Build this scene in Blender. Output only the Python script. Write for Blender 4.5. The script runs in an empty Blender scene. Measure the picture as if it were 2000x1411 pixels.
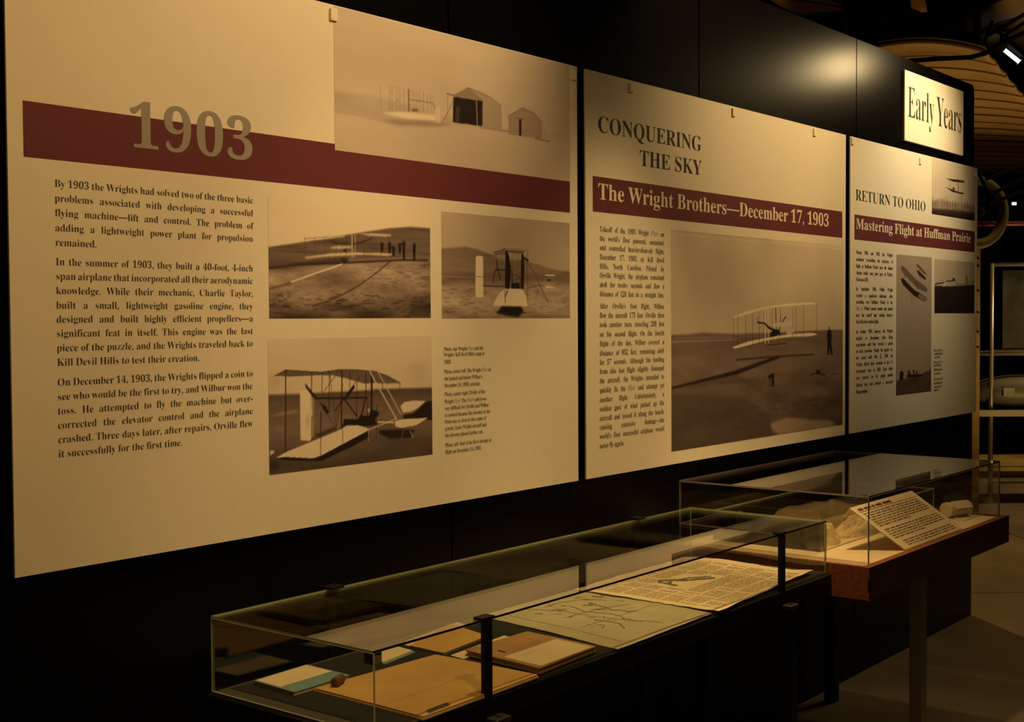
import bpy, math, random
import numpy as np
from mathutils import Vector, Matrix
random.seed(7); rng = np.random.default_rng(7)
S = bpy.context.scene
C = S.collection

# ---------------------------------------------------------------- camera
YAW, PITCH, ROLL, FL = .6741, .0328, -.0053, 2530.8
EYE = np.array([0, 0, 1.542])
fw = np.array([math.cos(YAW)*math.cos(PITCH), math.sin(YAW)*math.cos(PITCH), -math.sin(PITCH)])
rt = np.array([math.sin(YAW), -math.cos(YAW), 0.]); up = np.cross(rt, fw)
rt, up = rt*math.cos(ROLL)+up*math.sin(ROLL), -rt*math.sin(ROLL)+up*math.cos(ROLL)
cam_d = bpy.data.cameras.new('camera'); cam = bpy.data.objects.new('camera', cam_d); C.objects.link(cam)
cam_d.sensor_width = 36; cam_d.lens = FL/2000*36; cam_d.clip_start = .05; cam_d.clip_end = 100
M = Matrix.Identity(4)
for i in range(3):
    M[i][0] = rt[i]; M[i][1] = up[i]; M[i][2] = -fw[i]; M[i][3] = EYE[i]
cam.matrix_world = M
S.camera = cam
# ---------------------------------------------------------------- exposure, world
S.view_settings.view_transform = 'Standard'; S.view_settings.look = 'None'
S.view_settings.exposure = 0; S.view_settings.gamma = 1; S.view_settings.use_curve_mapping = False
W_ = bpy.data.worlds.new('world'); S.world = W_; W_.use_nodes = True
W_.node_tree.nodes['Background'].inputs[0].default_value = (.5, .32, .16, 1)
W_.node_tree.nodes['Background'].inputs[1].default_value = .004
# ---------------------------------------------------------------- lights (gallery track spots, then added low fills)
WARM = (1, .575, .195)
def spot(x, y, z, tx, ty, tz, power, deg, blend=.8, size=.05, col=WARM):
    l = bpy.data.lights.new('track_or_fill_spot', 'SPOT'); l.energy = power; l.color = col
    l.spot_size = math.radians(deg); l.spot_blend = blend; l.shadow_soft_size = size
    o = bpy.data.objects.new('track_or_fill_spot', l); C.objects.link(o); o.location = (x, y, z)
    o.rotation_euler = Vector((tx-x, ty-y, tz-z)).to_track_quat('-Z', 'Y').to_euler()
spot(6.27, 1.75, 2.82, 5.80, 2.28, 2.25, 20, 130, 1, .07, (1, .71, .33))   # end-of-wall wash, wall highlight
spot(5.80, 1.42, 3.02, 5.80, 2.28, 2.22, 84, 68, 1, .06, (1, .73, .38))    # return-to-ohio panel
spot(4.9, 1.0, 3.22, 4.55, 2.28, 2.30, 132, 68, 1, .06, (1, .63, .25))      # middle panel
spot(1.1, .10, 3.20, 1.2, 2.28, 1.75, 112, 104, 1, .06)                     # 1903 panel
spot(2.75, 1.30, 3.10, 2.30, 2.28, 2.25, 72, 80, 1, .06, (1, .63, .27))    # 1903 panel, upper half
spot(2.3, 1.62, 3.3, 2.25, 1.95, .8, 98, 48, .8, .05, (1, .63, .25))       # low case, left
spot(3.3, 1.62, 3.3, 3.35, 1.95, .8, 185, 46, .8, .05, (1, .63, .25))      # low case, right
spot(3.3, 1.56, 3.2, 4.15, 1.85, .8, 125, 36, .7, .05, (1, .63, .25))      # wooden case, from the left
spot(4.9, 1.9, 3.4, 4.45, 1.85, .8, 40, 36, .7, .05, (1, .63, .25))        # wooden case, right
spot(8.6, 4.5, 3.6, 7.3, 2.9, 0, 210, 60, .5, .04, (1, .62, .15))          # floor, lamp behind the wall end
spot(9.3, 1.5, 4.2, 8.4, 1.7, 0, 100, 80, .3, .05, (1, .62, .17))          # floor past the wall
spot(12, 1.2, 3.6, 11.3, 3.2, .8, 330, 70, .8, .1, (1, .66, .27))          # tube stand
spot(7.3, 1.0, .8, 8.1, 2.3, 3.9, 65, 62, .8, .1, (1, .66, .22))          # added unseen up-light to brighten propeller and struts
spot(10.0, 2.0, .3, 10.0, 3.4, 3.2, 120, 120, 1, .3, (1, .66, .22))          # unseen low fill, placed to brighten the aircraft wings evenly

# ---------------------------------------------------------------- pixel -> surface helpers
def ray(x, y): return fw + (x-1000)/FL*rt - (y-705.5)/FL*up
def onY(x, y, Y):
    d = ray(x, y); return EYE + d*(Y/d[1])
def onZ(x, y, Z):
    d = ray(x, y); return EYE + d*((Z-EYE[2])/d[2])
def atD(x, y, D): return EYE + ray(x, y)*D
PF = 2.280          # face of the info panels
def WX(x, y): p = onY(x, y, PF); return p[0], p[2]

# ---------------------------------------------------------------- materials
def mat(name, col, rough=.6, metal=0, spec=.5, noise=None, bump=None, emit=None, attr=None, grain=None):
    m = bpy.data.materials.new(name); m.use_nodes = True; nt = m.node_tree; b = nt.nodes['Principled BSDF']
    b.inputs['Base Color'].default_value = (*col, 1); b.inputs['Roughness'].default_value = rough
    b.inputs['Metallic'].default_value = metal; b.inputs['Specular IOR Level'].default_value = spec
    if emit:
        b.inputs['Emission Color'].default_value = (*emit[0], 1); b.inputs['Emission Strength'].default_value = emit[1]
    tc = nt.nodes.new('ShaderNodeTexCoord')
    if attr:
        a = nt.nodes.new('ShaderNodeAttribute'); a.attribute_name = attr; nt.links.new(a.outputs['Color'], b.inputs['Base Color'])
    if noise or grain:
        sc, amt = (noise or grain)[:2]
        mp = nt.nodes.new('ShaderNodeMapping'); nt.links.new(tc.outputs['Object'], mp.inputs[0])
        if grain: mp.inputs['Scale'].default_value = grain[2]
        n = nt.nodes.new('ShaderNodeTexNoise'); n.inputs['Scale'].default_value = sc; n.inputs['Detail'].default_value = 6
        nt.links.new(mp.outputs[0], n.inputs[0])
        r = nt.nodes.new('ShaderNodeMapRange'); r.inputs['From Min'].default_value = .25; r.inputs['From Max'].default_value = .75
        r.inputs['To Min'].default_value = 1-amt; r.inputs['To Max'].default_value = 1+amt
        nt.links.new(n.outputs[0], r.inputs[0])
        mx = nt.nodes.new('ShaderNodeVectorMath'); mx.operation = 'SCALE'; mx.inputs[0].default_value = col
        nt.links.new(r.outputs[0], mx.inputs['Scale']); nt.links.new(mx.outputs[0], b.inputs['Base Color'])
    if bump:
        n2 = nt.nodes.new('ShaderNodeTexNoise'); n2.inputs['Scale'].default_value = bump[0]; n2.inputs['Detail'].default_value = 4
        nt.links.new(tc.outputs['Object'], n2.inputs[0])
        bp = nt.nodes.new('ShaderNodeBump'); bp.inputs['Strength'].default_value = bump[1]; bp.inputs['Distance'].default_value = .01
        nt.links.new(n2.outputs[0], bp.inputs['Height']); nt.links.new(bp.outputs[0], b.inputs['Normal'])
    return m

def glass(name, tint, trans=1.0):
    m = bpy.data.materials.new(name); m.use_nodes = True; nt = m.node_tree; nt.nodes.clear()
    N = nt.nodes.new; L = nt.links.new
    out = N('ShaderNodeOutputMaterial'); mix = N('ShaderNodeMixShader'); tr = N('ShaderNodeBsdfTransparent'); gl = N('ShaderNodeBsdfGlossy')
    tr.inputs[0].default_value = (*tint, 1); gl.inputs['Color'].default_value = (1, 1, 1, 1); gl.inputs['Roughness'].default_value = 0
    geo = N('ShaderNodeNewGeometry'); dt = N('ShaderNodeVectorMath'); dt.operation = 'DOT_PRODUCT'
    L(geo.outputs['Incoming'], dt.inputs[0]); L(geo.outputs['Normal'], dt.inputs[1])
    ab = N('ShaderNodeMath'); ab.operation = 'ABSOLUTE'; L(dt.outputs['Value'], ab.inputs[0])
    om = N('ShaderNodeMath'); om.operation = 'SUBTRACT'; om.inputs[0].default_value = 1; L(ab.outputs[0], om.inputs[1])
    pw = N('ShaderNodeMath'); pw.operation = 'POWER'; pw.inputs[1].default_value = 5; L(om.outputs[0], pw.inputs[0])
    ml = N('ShaderNodeMath'); ml.operation = 'MULTIPLY_ADD'; ml.inputs[1].default_value = .96; ml.inputs[2].default_value = .04; L(pw.outputs[0], ml.inputs[0])
    L(ml.outputs[0], mix.inputs[0]); L(tr.outputs[0], mix.inputs[1]); L(gl.outputs[0], mix.inputs[2]); L(mix.outputs[0], out.inputs[0])
    return m

m_wall = mat('black_laminate', (.0022, .0022, .0022), .26, spec=.07)
m_board = mat('cream_panel_print', (.74, .70, .59), .55, spec=.3, noise=(30, .02))
m_band = mat('maroon_print', (.125, .028, .038), .55, spec=.3)
m_ink = mat('black_ink', (.03, .03, .028), .6, spec=.2)
m_inkbody = mat('grey_brown_ink', (.055, .05, .04), .6, spec=.2)
m_grey = mat('grey_ink', (.30, .275, .26), .6, spec=.2)
m_cream = mat('cream_ink', (.74, .69, .56), .6, spec=.2)
m_photo = mat('photo_print', (1, 1, 1), .5, spec=.35, attr='tone')
m_clip = mat('cream_plastic_clip', (.78, .74, .62), .4)
m_sign = mat('yellow_sign_board', (.78, .72, .60), .45)
m_floor = mat('polished_concrete', (.17, .135, .10), .42, noise=(2.2, .3), bump=(30, .06))
m_dark = mat('dark_paint', (.004, .004, .004), .9, spec=.1)
m_blackmetal = mat('black_metal', (.005, .005, .005), .5, spec=.2)
m_dimmetal = mat('worn_black_bracket', (.10, .095, .085), .4, metal=.7)
m_greymetal = mat('grey_steel_tube', (.42, .40, .36), .45, metal=.2)
m_glass = glass('clear_glass', (.975, .985, .97)); m_acr = glass('clear_acrylic', (.99, .99, .985))
m_gedge = mat('green_glass_edge', (.42, .46, .27), .25)
m_aedge = mat('smoky_acrylic_edge', (.20, .165, .165), .25)
m_gdark = mat('glass_edge_painted_shade', (.012, .016, .010), .2)  # front edge of top pane: the dark floor seen through it, painted as colour
m_deck = mat('dark_green_cloth', (.010, .012, .008), .95, noise=(60, .3), bump=(400, .3))
m_deckedge = mat('grey_deck_border', (.06, .058, .04), .8)
m_wood = mat('cherry_wood', (.17, .052, .014), .38, grain=(6, .35, (1.5, 14, 14)), bump=(60, .05))
m_linen = mat('cream_linen_deck', (.62, .50, .30), .9, bump=(300, .2))
m_folder = mat('tan_board_cover', (.50, .32, .10), .75, noise=(7, .16))
m_folder2 = mat('brown_leather_cover', (.38, .23, .09), .6, noise=(12, .2))
m_pages = mat('aged_page_block', (.55, .42, .22), .85, noise=(50, .1))
m_page = mat('cream_page', (.68, .57, .36), .8, noise=(20, .06))
m_blue = mat('blue_booklet_cover', (.16, .28, .30), .6)
m_map = mat('green_grey_drawing_sheet', (.37, .345, .21), .8, noise=(9, .14))
m_pencil = mat('faded_pencil', (.15, .145, .085), .8)
m_news = mat('newsprint', (.72, .60, .38), .85, noise=(14, .08))
m_newsink = mat('faded_news_ink', (.45, .37, .22), .85)
m_signink = mat('sign_ink', (.16, .12, .07), .8)
m_cork = mat('dark_brown_block', (.12, .06, .03), .6, noise=(80, .3))
m_cloth = mat('khaki_fabric', (.42, .31, .14), .9, noise=(5, .18), bump=(60, .5))
m_cloth2 = mat('cream_muslin', (.60, .47, .25), .9, noise=(9, .14), bump=(90, .4))
m_white = mat('ivory_plastic', (.66, .58, .40), .5)
m_alu = mat('brushed_tube', (.40, .36, .27), .35, metal=.5)
m_bomb = mat('grey_metal_casing', (.16, .15, .12), .45, metal=.2, noise=(6, .2))
m_label = mat('pale_label', (.34, .32, .25), .7)
m_fabric = mat('amber_wing_fabric', (.46, .27, .09), .8, noise=(1.6, .3))
m_rib = mat('wing_rib', (.10, .05, .02), .7)
m_strut = mat('varnished_strut', (.13, .045, .018), .5)
m_amber = mat('varnished_blade', (.55, .28, .05), .4, noise=(6, .15))
m_engine = mat('engine_grey', (.20, .22, .20), .45, metal=.3)
m_lock = mat('nickel_lock', (.34, .31, .24), .3, metal=.4)
m_tyre = mat('tan_rubber_tyre', (.10, .08, .04), .7)
m_red = mat('dark_red_pipe', (.20, .025, .015), .5)
m_tan = mat('tan_upright_board', (.32, .20, .07), .7, noise=(10, .3))
m_yellow = mat('yellow_platform', (.42, .30, .08), .6, noise=(4, .3))
m_tube = mat('fluorescent_tube', (1, 1, 1), .5, emit=((.85, 1, .92), 5))

# ---------------------------------------------------------------- mesh helpers
class MB:
    def __init__(s): s.v = []; s.f = []; s.m = []
    def add(s, vs, fs, mi=0):
        n = len(s.v); s.v += [tuple(map(float, v)) for v in vs]; s.f += [tuple(i+n for i in f) for f in fs]; s.m += [mi]*len(fs)
    def box(s, x0, x1, y0, y1, z0, z1, mi=0, side=None):
        vs = [(x, y, z) for z in (z0, z1) for y in (y0, y1) for x in (x0, x1)]
        fs = [(0, 2, 3, 1), (4, 5, 7, 6), (0, 1, 5, 4), (2, 6, 7, 3), (0, 4, 6, 2), (1, 3, 7, 5)]
        n = len(s.v); s.add(vs, fs, mi)
        if side is not None:        # side = thin axis: its two big faces keep mi, all others take mi+1
            big = {'z': (0, 1), 'y': (2, 3), 'x': (4, 5)}[side]
            for k in range(6):
                if k not in big: s.m[-6+k] = mi+1
    def hexa(s, P, mi=0):  # 8 points: bottom 4 ccw, top 4 ccw
        s.add(P, [(3, 2, 1, 0), (4, 5, 6, 7), (0, 1, 5, 4), (1, 2, 6, 5), (2, 3, 7, 6), (3, 0, 4, 7)], mi)
    def prism(s, pts, z0, z1, mi=0):
        n = len(pts); vs = [(p[0], p[1], z0) for p in pts]+[(p[0], p[1], z1) for p in pts]
        a = sum(pts[i][0]*pts[(i+1) % n][1]-pts[(i+1) % n][0]*pts[i][1] for i in range(n))
        o = list(range(n)) if a > 0 else list(range(n))[::-1]
        fs = [tuple(o[::-1]), tuple(i+n for i in o)]+[(o[i], o[(i+1) % n], o[(i+1) % n]+n, o[i]+n) for i in range(n)]
        s.add(vs, fs, mi)
    def tube(s, a, b, r0, r1=None, n=12, mi=0):
        r1 = r0 if r1 is None else r1
        a = Vector(a); b = Vector(b); d = (b-a).normalized(); q = d.to_track_quat('Z', 'Y')
        vs = []
        for P, r in ((a, r0), (b, r1)):
            for k in range(n):
                t = 2*math.pi*k/n; vs.append(P+q @ Vector((r*math.cos(t), r*math.sin(t), 0)))
        s.add(vs, [(k, (k+1) % n, (k+1) % n+n, k+n) for k in range(n)]+[tuple(range(n))[::-1], tuple(range(n, 2*n))], mi)
    def path(s, pts, r, n=8, mi=0):
        for a, b in zip(pts[:-1], pts[1:]): s.tube(a, b, r, n=n, mi=mi)
    def lathe(s, a, b, prof, n=28, mi=0):   # prof: (t along, radius)
        a = Vector(a); b = Vector(b); q = (b-a).normalized().to_track_quat('Z', 'Y'); vs = []
        for t, r in prof:
            P = a.lerp(b, t)
            for k in range(n):
                g = 2*math.pi*k/n; vs.append(P+q @ Vector((r*math.cos(g), r*math.sin(g), 0)))
        fs = []
        for i in range(len(prof)-1):
            for k in range(n): fs.append((i*n+k, i*n+(k+1) % n, (i+1)*n+(k+1) % n, (i+1)*n+k))
        fs += [tuple(range(n))[::-1], tuple(range((len(prof)-1)*n, len(prof)*n))]
        s.add(vs, fs, mi)
    def build(s, name, mats, parent=None, smooth=False, bevel=0):
        me = bpy.data.meshes.new(name); me.from_pydata(s.v, [], s.f)
        mats = mats if isinstance(mats, (list, tuple)) else [mats]
        for m in mats: me.materials.append(m)
        me.polygons.foreach_set('material_index', s.m)
        if smooth: me.polygons.foreach_set('use_smooth', [True]*len(s.f))
        me.update(); o = bpy.data.objects.new(name, me); C.objects.link(o)
        if parent is not None:
            o.parent = parent
            pm = Matrix.Translation(parent.location if parent.parent is None else parent.parent.location+parent.location)
            me.transform(pm.inverted())
        if bevel:
            b = o.modifiers.new('bevel', 'BEVEL'); b.width = bevel; b.segments = 2; b.limit_method = 'ANGLE'
        return o
def tag(o, label=None, cat=None, group=None, kind=None):
    if label: o['label'] = label
    if cat: o['category'] = cat
    if group: o['group'] = group
    if kind: o['kind'] = kind
    return o
def empty(name, loc, label, cat, group=None):
    o = bpy.data.objects.new(name, None); C.objects.link(o); o.location = loc; o.empty_display_size = .1
    return tag(o, label, cat, group)
def B(name, x0, x1, y0, y1, z0, z1, m, parent=None, bevel=0, side=None):
    b = MB(); b.box(x0, x1, y0, y1, z0, z1, side=side); return b.build(name, m, parent, bevel=bevel)

# ---------------------------------------------------------------- serif lettering: glyph outlines as mesh
def uni(c, style):
    o = ord(c)
    if style == 'i':
        if c == 'h': return '\u210e'
        if 'A' <= c <= 'Z': return chr(0x1D434+o-65)
        if 'a' <= c <= 'z': return chr(0x1D44E+o-97)
        return uni(c, 'b')
    if 'A' <= c <= 'Z': return chr(0x1D400+o-65)
    if 'a' <= c <= 'z': return chr(0x1D41A+o-97)
    if '0' <= c <= '9': return chr(0x1D7CE+o-48)
    return c
GC = {}
def glyph(c, style, res, thin):
    k = (c, style, res, thin)
    if k in GC: return GC[k]
    def mk(body, off):
        cu = bpy.data.curves.new('t', 'FONT'); cu.body = body; cu.resolution_u = res; cu.offset = off
        o = bpy.data.objects.new('t', cu); C.objects.link(o)
        bpy.context.view_layer.update(); me = o.to_mesh()
        v = np.array([w.co[:2] for w in me.vertices]).reshape(-1, 2); f = [tuple(p.vertices) for p in me.polygons]
        o.to_mesh_clear(); bpy.data.objects.remove(o); bpy.data.curves.remove(cu)
        return v, f
    u = uni(c, style); v, f = mk(u, thin if c.isalnum() else 0); I = '|'
    a, _ = mk(I+u+I, 0); b, _ = mk(I+I, 0)
    adv = np.ptp(a[:, 0])-np.ptp(b[:, 0]) if len(a) else .5
    GC[k] = (v, f, float(adv)); return GC[k]
SP = .26
def words_of(s):
    st = 'b'; out = []; cur = []
    for c in s:
        if c == '*': st = 'i' if st == 'b' else 'b'
        elif c == ' ':
            if cur: out.append(cur); cur = []
        else: cur.append((c, st))
    if cur: out.append(cur)
    return out
CAP = .694   # capital height of the letterforms per unit size
def set_line(mb, s, org, ux, uz, size, width=None, mode='just', res=2, thin=0, track=0, xscale=1, mi=0):
    """org: 3D baseline start; ux, uz: 3D unit directions; size: em size; width: line length in metres"""
    ws = words_of(s); G = [[glyph(c, st, res, thin) for c, st in w] for w in ws]
    wl = [sum(g[2]+track for g in w) for w in G]; tot = sum(wl); gaps = max(len(ws)-1, 1); sx = size*xscale
    space = SP
    if width:
        if mode == 'fit': sx = width/(tot+space*(len(ws)-1))
        elif mode == 'just':
            if (tot+.17*gaps)*sx > width: sx = width/(tot+.17*gaps)
            space = (width/sx-tot)/gaps
    x = 0; org = np.array(org, float); ux = np.array(ux, float); uz = np.array(uz, float)
    for w, l in zip(G, wl):
        for v, f, a in w:
            if len(v):
                P = org+np.outer((v[:, 0]+x)*sx, ux)+np.outer(v[:, 1]*size, uz)
                mb.add(P, f, mi)
            x += a+track
        x += space
TY = PF-.0002
def wall_line(mb, s, px, py, px2, cap, mode='just', **k):
    x, z = WX(px, py); x2, _ = WX(px2, py); zc = WX(px, py-cap)[1]
    set_line(mb, s, (x, TY-.0006, z), (1, 0, 0), (0, 0, 1), (zc-z)/CAP, x2-x, mode, **k)

# ---------------------------------------------------------------- printed photographs (flat tone rasters)
def fnoise(h, w, sx, sy, seed, octs=4):
    r = np.random.default_rng(seed); out = np.zeros((h, w)); amp = 1; tot = 0
    for o in range(octs):
        gx = max(2, int(w/sx*2**o)+2); gy = max(2, int(h/sy*2**o)+2)
        g = r.random((gy, gx)); X = np.linspace(0, gx-1.001, w); Y = np.linspace(0, gy-1.001, h)
        xi = X.astype(int); yi = Y.astype(int); fx = X-xi; fy = (Y-yi)[:, None]; fx = fx*fx*(3-2*fx); fy = fy*fy*(3-2*fy)
        a = g[yi][:, xi]*(1-fx)+g[yi][:, xi+1]*fx; b = g[yi+1][:, xi]*(1-fx)+g[yi+1][:, xi+1]*fx
        out += amp*(a*(1-fy)+b*fy); tot += amp; amp *= .55
    return out/tot-.5
class Photo:
    """rect given in the wall plane; painting coordinates are a zoomed view (x0,y0,scale) read off the wall plane"""
    def __init__(s, rect, view, dens):
        s.X0, s.X1, s.Z0, s.Z1 = rect; s.view = view
        s.w = int((s.X1-s.X0)*dens[0]); s.h = int((s.Z1-s.Z0)*dens[1]); s.a = np.full((s.h, s.w), .7)
        s.yy, s.xx = np.mgrid[0:s.h, 0:s.w].astype(float)
    def P(s, p):
        x0, y0, sc = s.view; X, Z = WX(x0+p[0]/sc, y0+p[1]/sc)
        return ((X-s.X0)/(s.X1-s.X0)*s.w, (s.Z1-Z)/(s.Z1-s.Z0)*s.h)
    def k(s): a = s.P((0, 0)); b = s.P((0, 100)); return (b[1]-a[1])/100
    def blend(s, cov, g, al):
        c = cov*al; s.a[:] = s.a*(1-c)+g*c
    def poly(s, pts, g, al=1, soft=0):
        q = [s.P(p) for p in pts]; n = len(q); cov = np.zeros((s.h, s.w))
        x0 = int(max(0, min(p[0] for p in q)-2)); x1 = int(min(s.w, max(p[0] for p in q)+3)); y0 = int(max(0, min(p[1] for p in q)-2)); y1 = int(min(s.h, max(p[1] for p in q)+3))
        if x1 <= x0 or y1 <= y0: return
        for ox, oy in ((.25, .25), (.75, .25), (.25, .75), (.75, .75)):
            X = s.xx[y0:y1, x0:x1]+ox-.5; Y = s.yy[y0:y1, x0:x1]+oy-.5; ins = np.zeros(X.shape, bool)
            for i in range(n):
                (ax, ay), (bx, by) = q[i], q[(i+1) % n]
                if ay == by: continue
                ins ^= ((ay > Y) != (by > Y)) & (X < (bx-ax)*(Y-ay)/(by-ay)+ax)
            cov[y0:y1, x0:x1] += ins/4
        for _ in range(soft):
            cov = (cov+np.roll(cov, 1, 0)+np.roll(cov, -1, 0)+np.roll(cov, 1, 1)+np.roll(cov, -1, 1))/5
        s.blend(cov, g, al)
    def line(s, pts, wd, g, al=1):
        q = [s.P(p) for p in pts]; hw = max(wd*s.k()/2, .35)
        cov = np.zeros((s.h, s.w))
        for (ax, ay), (bx, by) in zip(q[:-1], q[1:]):
            x0 = int(max(0, min(ax, bx)-hw-2)); x1 = int(min(s.w, max(ax, bx)+hw+3)); y0 = int(max(0, min(ay, by)-hw-2)); y1 = int(min(s.h, max(ay, by)+hw+3))
            if x1 <= x0 or y1 <= y0: continue
            X = s.xx[y0:y1, x0:x1]; Y = s.yy[y0:y1, x0:x1]; dx, dy = bx-ax, by-ay; L = dx*dx+dy*dy+1e-9
            t = np.clip(((X-ax)*dx+(Y-ay)*dy)/L, 0, 1); d = np.hypot(X-ax-t*dx, Y-ay-t*dy)
            cov[y0:y1, x0:x1] = np.maximum(cov[y0:y1, x0:x1], np.clip(hw+.5-d, 0, 1))
        s.blend(cov, g, al)
    def below(s, pts, fn, soft=1.0):
        """everything under the polyline gets tone fn(depth 0..1)"""
        q = np.array([s.P(p) for p in pts]); yl = np.interp(np.arange(s.w), q[:, 0], q[:, 1])
        cov = np.clip((s.yy-yl[None])/soft+.5, 0, 1); t = np.clip((s.yy-yl[None])/np.maximum(s.h-yl[None], 1), 0, 1)
        s.a[:] = s.a*(1-cov)+fn(t)*cov; return cov
    def mottle(s, cov, sx, sy, amt, seed, octs=4):
        s.a += cov*amt*fnoise(s.h, s.w, sx, sy, seed, octs)
    def blob(s, x, y, rx, ry, g, al=1):
        cx, cy = s.P((x, y)); k = s.k(); d = np.hypot((s.xx-cx)/(rx*k), (s.yy-cy)/(ry*k)); s.blend(np.clip(1.5-d*1.0, 0, 1)*(d < 1.5), g, al)
    def specks(s, box, n, rx, ry, g, al, seed):
        r = random.Random(seed)
        for _ in range(n):
            x = r.uniform(box[0], box[2]); y = r.uniform(box[1], box[3])
            e = r.uniform(.4, 1.3); s.line([(x-rx*e, y), (x, y-ry*.3*e), (x+rx*e, y+ry*.2)], ry*e, g, al*r.uniform(.4, 1))
    def build(s, parent, Y, label, name='photograph'):
        a = np.clip(s.a, 0, 1)[::-1]  # bottom row first
        h, w = a.shape; X = np.linspace(s.X0, s.X1, w); Z = np.linspace(s.Z0, s.Z1, h)
        lx, ly, lz = parent.location
        co = np.zeros((h, w, 3)); co[..., 0] = X[None]-lx; co[..., 1] = Y-ly; co[..., 2] = Z[:, None]-lz
        idx = np.arange(h*w).reshape(h, w); q = np.stack([idx[:-1, :-1], idx[:-1, 1:], idx[1:, 1:], idx[1:, :-1]], -1).reshape(-1, 4)
        me = bpy.data.meshes.new(name); me.vertices.add(h*w); me.vertices.foreach_set('co', co.ravel())
        me.loops.add(q.size); me.loops.foreach_set('vertex_index', q.ravel())
        me.polygons.add(len(q)); me.polygons.foreach_set('loop_start', np.arange(0, q.size, 4))
        me.update(calc_edges=True)
        lo = np.array([.016, .010, .010]); mid = np.array([.27, .205, .175]); hi = np.array([.86, .78, .64])
        g = a[..., None]; col = np.where(g < .5, lo+(mid-lo)*(g*2)**2.0, mid+(hi-mid)*((g-.5)*2)**1.1)
        rgba = np.ones((h, w, 4), np.float32); rgba[..., :3] = col
        at = me.color_attributes.new('tone', 'FLOAT_COLOR', 'POINT'); at.data.foreach_set('color', rgba.ravel())
        me.materials.append(m_photo); o = bpy.data.objects.new(name, me); C.objects.link(o); o.parent = parent
        tag(o, label); return o

# ================================================================= SETTING
EX = 6.663; WT = 2.716
fl = B('floor', -4, 17, -7, 12, -.12, -.006, m_dark); tag(fl, kind='structure')
e1 = np.array([.66, -.751]); e2 = np.array([.751, .66])        # saw-cut slabs lie turned to the display wall
us = [-5.2, -1.0, 3.95, 8.4]; vs_ = [1.2, 4.2, 7.04, 10.04, 13.0]
for i in range(3):
    for j in range(4):
        q = [e1*u+e2*v for u, v in ((us[i]+.005, vs_[j]+.005), (us[i+1]-.005, vs_[j]+.005), (us[i+1]-.005, vs_[j+1]-.005), (us[i]+.005, vs_[j+1]-.005))]
        mb = MB(); mb.prism([tuple(p) for p in q], -.006, 0); mb.build('floor_slab', m_floor, fl)
wl = B('wall_back', -1.6, EX-.004, 2.318, 2.42, 0, WT-.02, m_dark); tag(wl, kind='structure')
sx_ = [-1.6, -1.297, .007, 1.311, 2.615, 3.919, 5.223, EX]
for i in range(7):
    mb = MB()
    if i < 6: mb.box(sx_[i]+.004, sx_[i+1]-.004, 2.300, 2.318, .0, WT)
    else:      # last sheet has a rounded top corner
        r = .035; pts = [(sx_[i]+.004, 0), (EX, 0)]+[(EX-r+r*math.cos(t), WT-r+r*math.sin(t)) for t in np.linspace(0, math.pi/2, 7)]+[(sx_[i]+.004, WT)]
        n = len(pts); mb.add([(x, 2.300, z) for x, z in pts]+[(x, 2.318, z) for x, z in pts],
               [tuple(range(n)), tuple(range(n, 2*n))[::-1]]+[(k, k+n, (k+1) % n+n, (k+1) % n) for k in range(n)])
    mb.build('wall_panel', m_wall, wl)
cl = B('ceiling', -2, 17, -3, 12, 7.0, 7.1, m_dark); tag(cl, kind='structure')
wf = B('wall_right', 17, 17.1, -3, 12, 0, 7, m_dark); tag(wf, kind='structure')
wf = B('wall_far', -2, 17, 12, 12.1, 0, 7, m_dark); tag(wf, kind='structure')

# ================================================================= INFO PANELS
ZT = 2.294; ZB = 1.051
def info_panel(x0, x1, label, clips):
    root = empty('info_panel', (x0, PF, ZB), label, 'panel', 'display panels along the black wall')
    B('board', x0, x1, PF, PF+.005, ZB, ZT, m_board, root)
    B('backing_frame', x0+.03, x1-.03, PF+.0052, 2.2998, ZB+.03, ZT-.03, m_blackmetal, root)
    for cx, cz in clips:
        B('clip', cx-.011, cx+.011, PF-.006, PF, cz-.015, cz+.015, m_clip, root, bevel=.002)
    return root
def band(root, tl, br_x, bl_y):
    X0, Z1 = WX(*tl); X1 = WX(br_x, 400)[0]; Z0 = WX(tl[0], bl_y)[1]
    return B('header_band', X0, X1, PF-.0003, PF+.001, Z0, Z1, m_band, root)
def clipat(*ps): return [WX(x, y) for x, y in ps]
def rect(tl, br):
    X0, Z1 = WX(*tl); X1, Z0 = WX(*br); return X0, X1, Z0, Z1
def text_part(name, root, m, fn, label=None):
    mb = MB(); fn(mb); o = mb.build(name, m, root); 
    if label: tag(o, label)
    return o

def title(root, m, s, px, py, px2, cap, res, thin, label=None):
    x, z = WX(px, py); x2, _ = WX(px2, py); size = (WX(px, py-cap)[1]-z)/CAP; ws = s.split(' ')
    wd = [sum(glyph(c, 'b', res, thin)[2] for c in w) for w in ws]; sx = (x2-x)/(sum(wd)+SP*(len(ws)-1))
    for w, l in zip(ws, wd):
        mb = MB(); set_line(mb, w, (x, TY-.0006, z), (1, 0, 0), (0, 0, 1), size, None, 'nat', res=res, thin=thin, xscale=sx/size)
        o = mb.build('title_word', m, root); x += (l+SP)*sx
        if label: tag(o, label)
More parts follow.
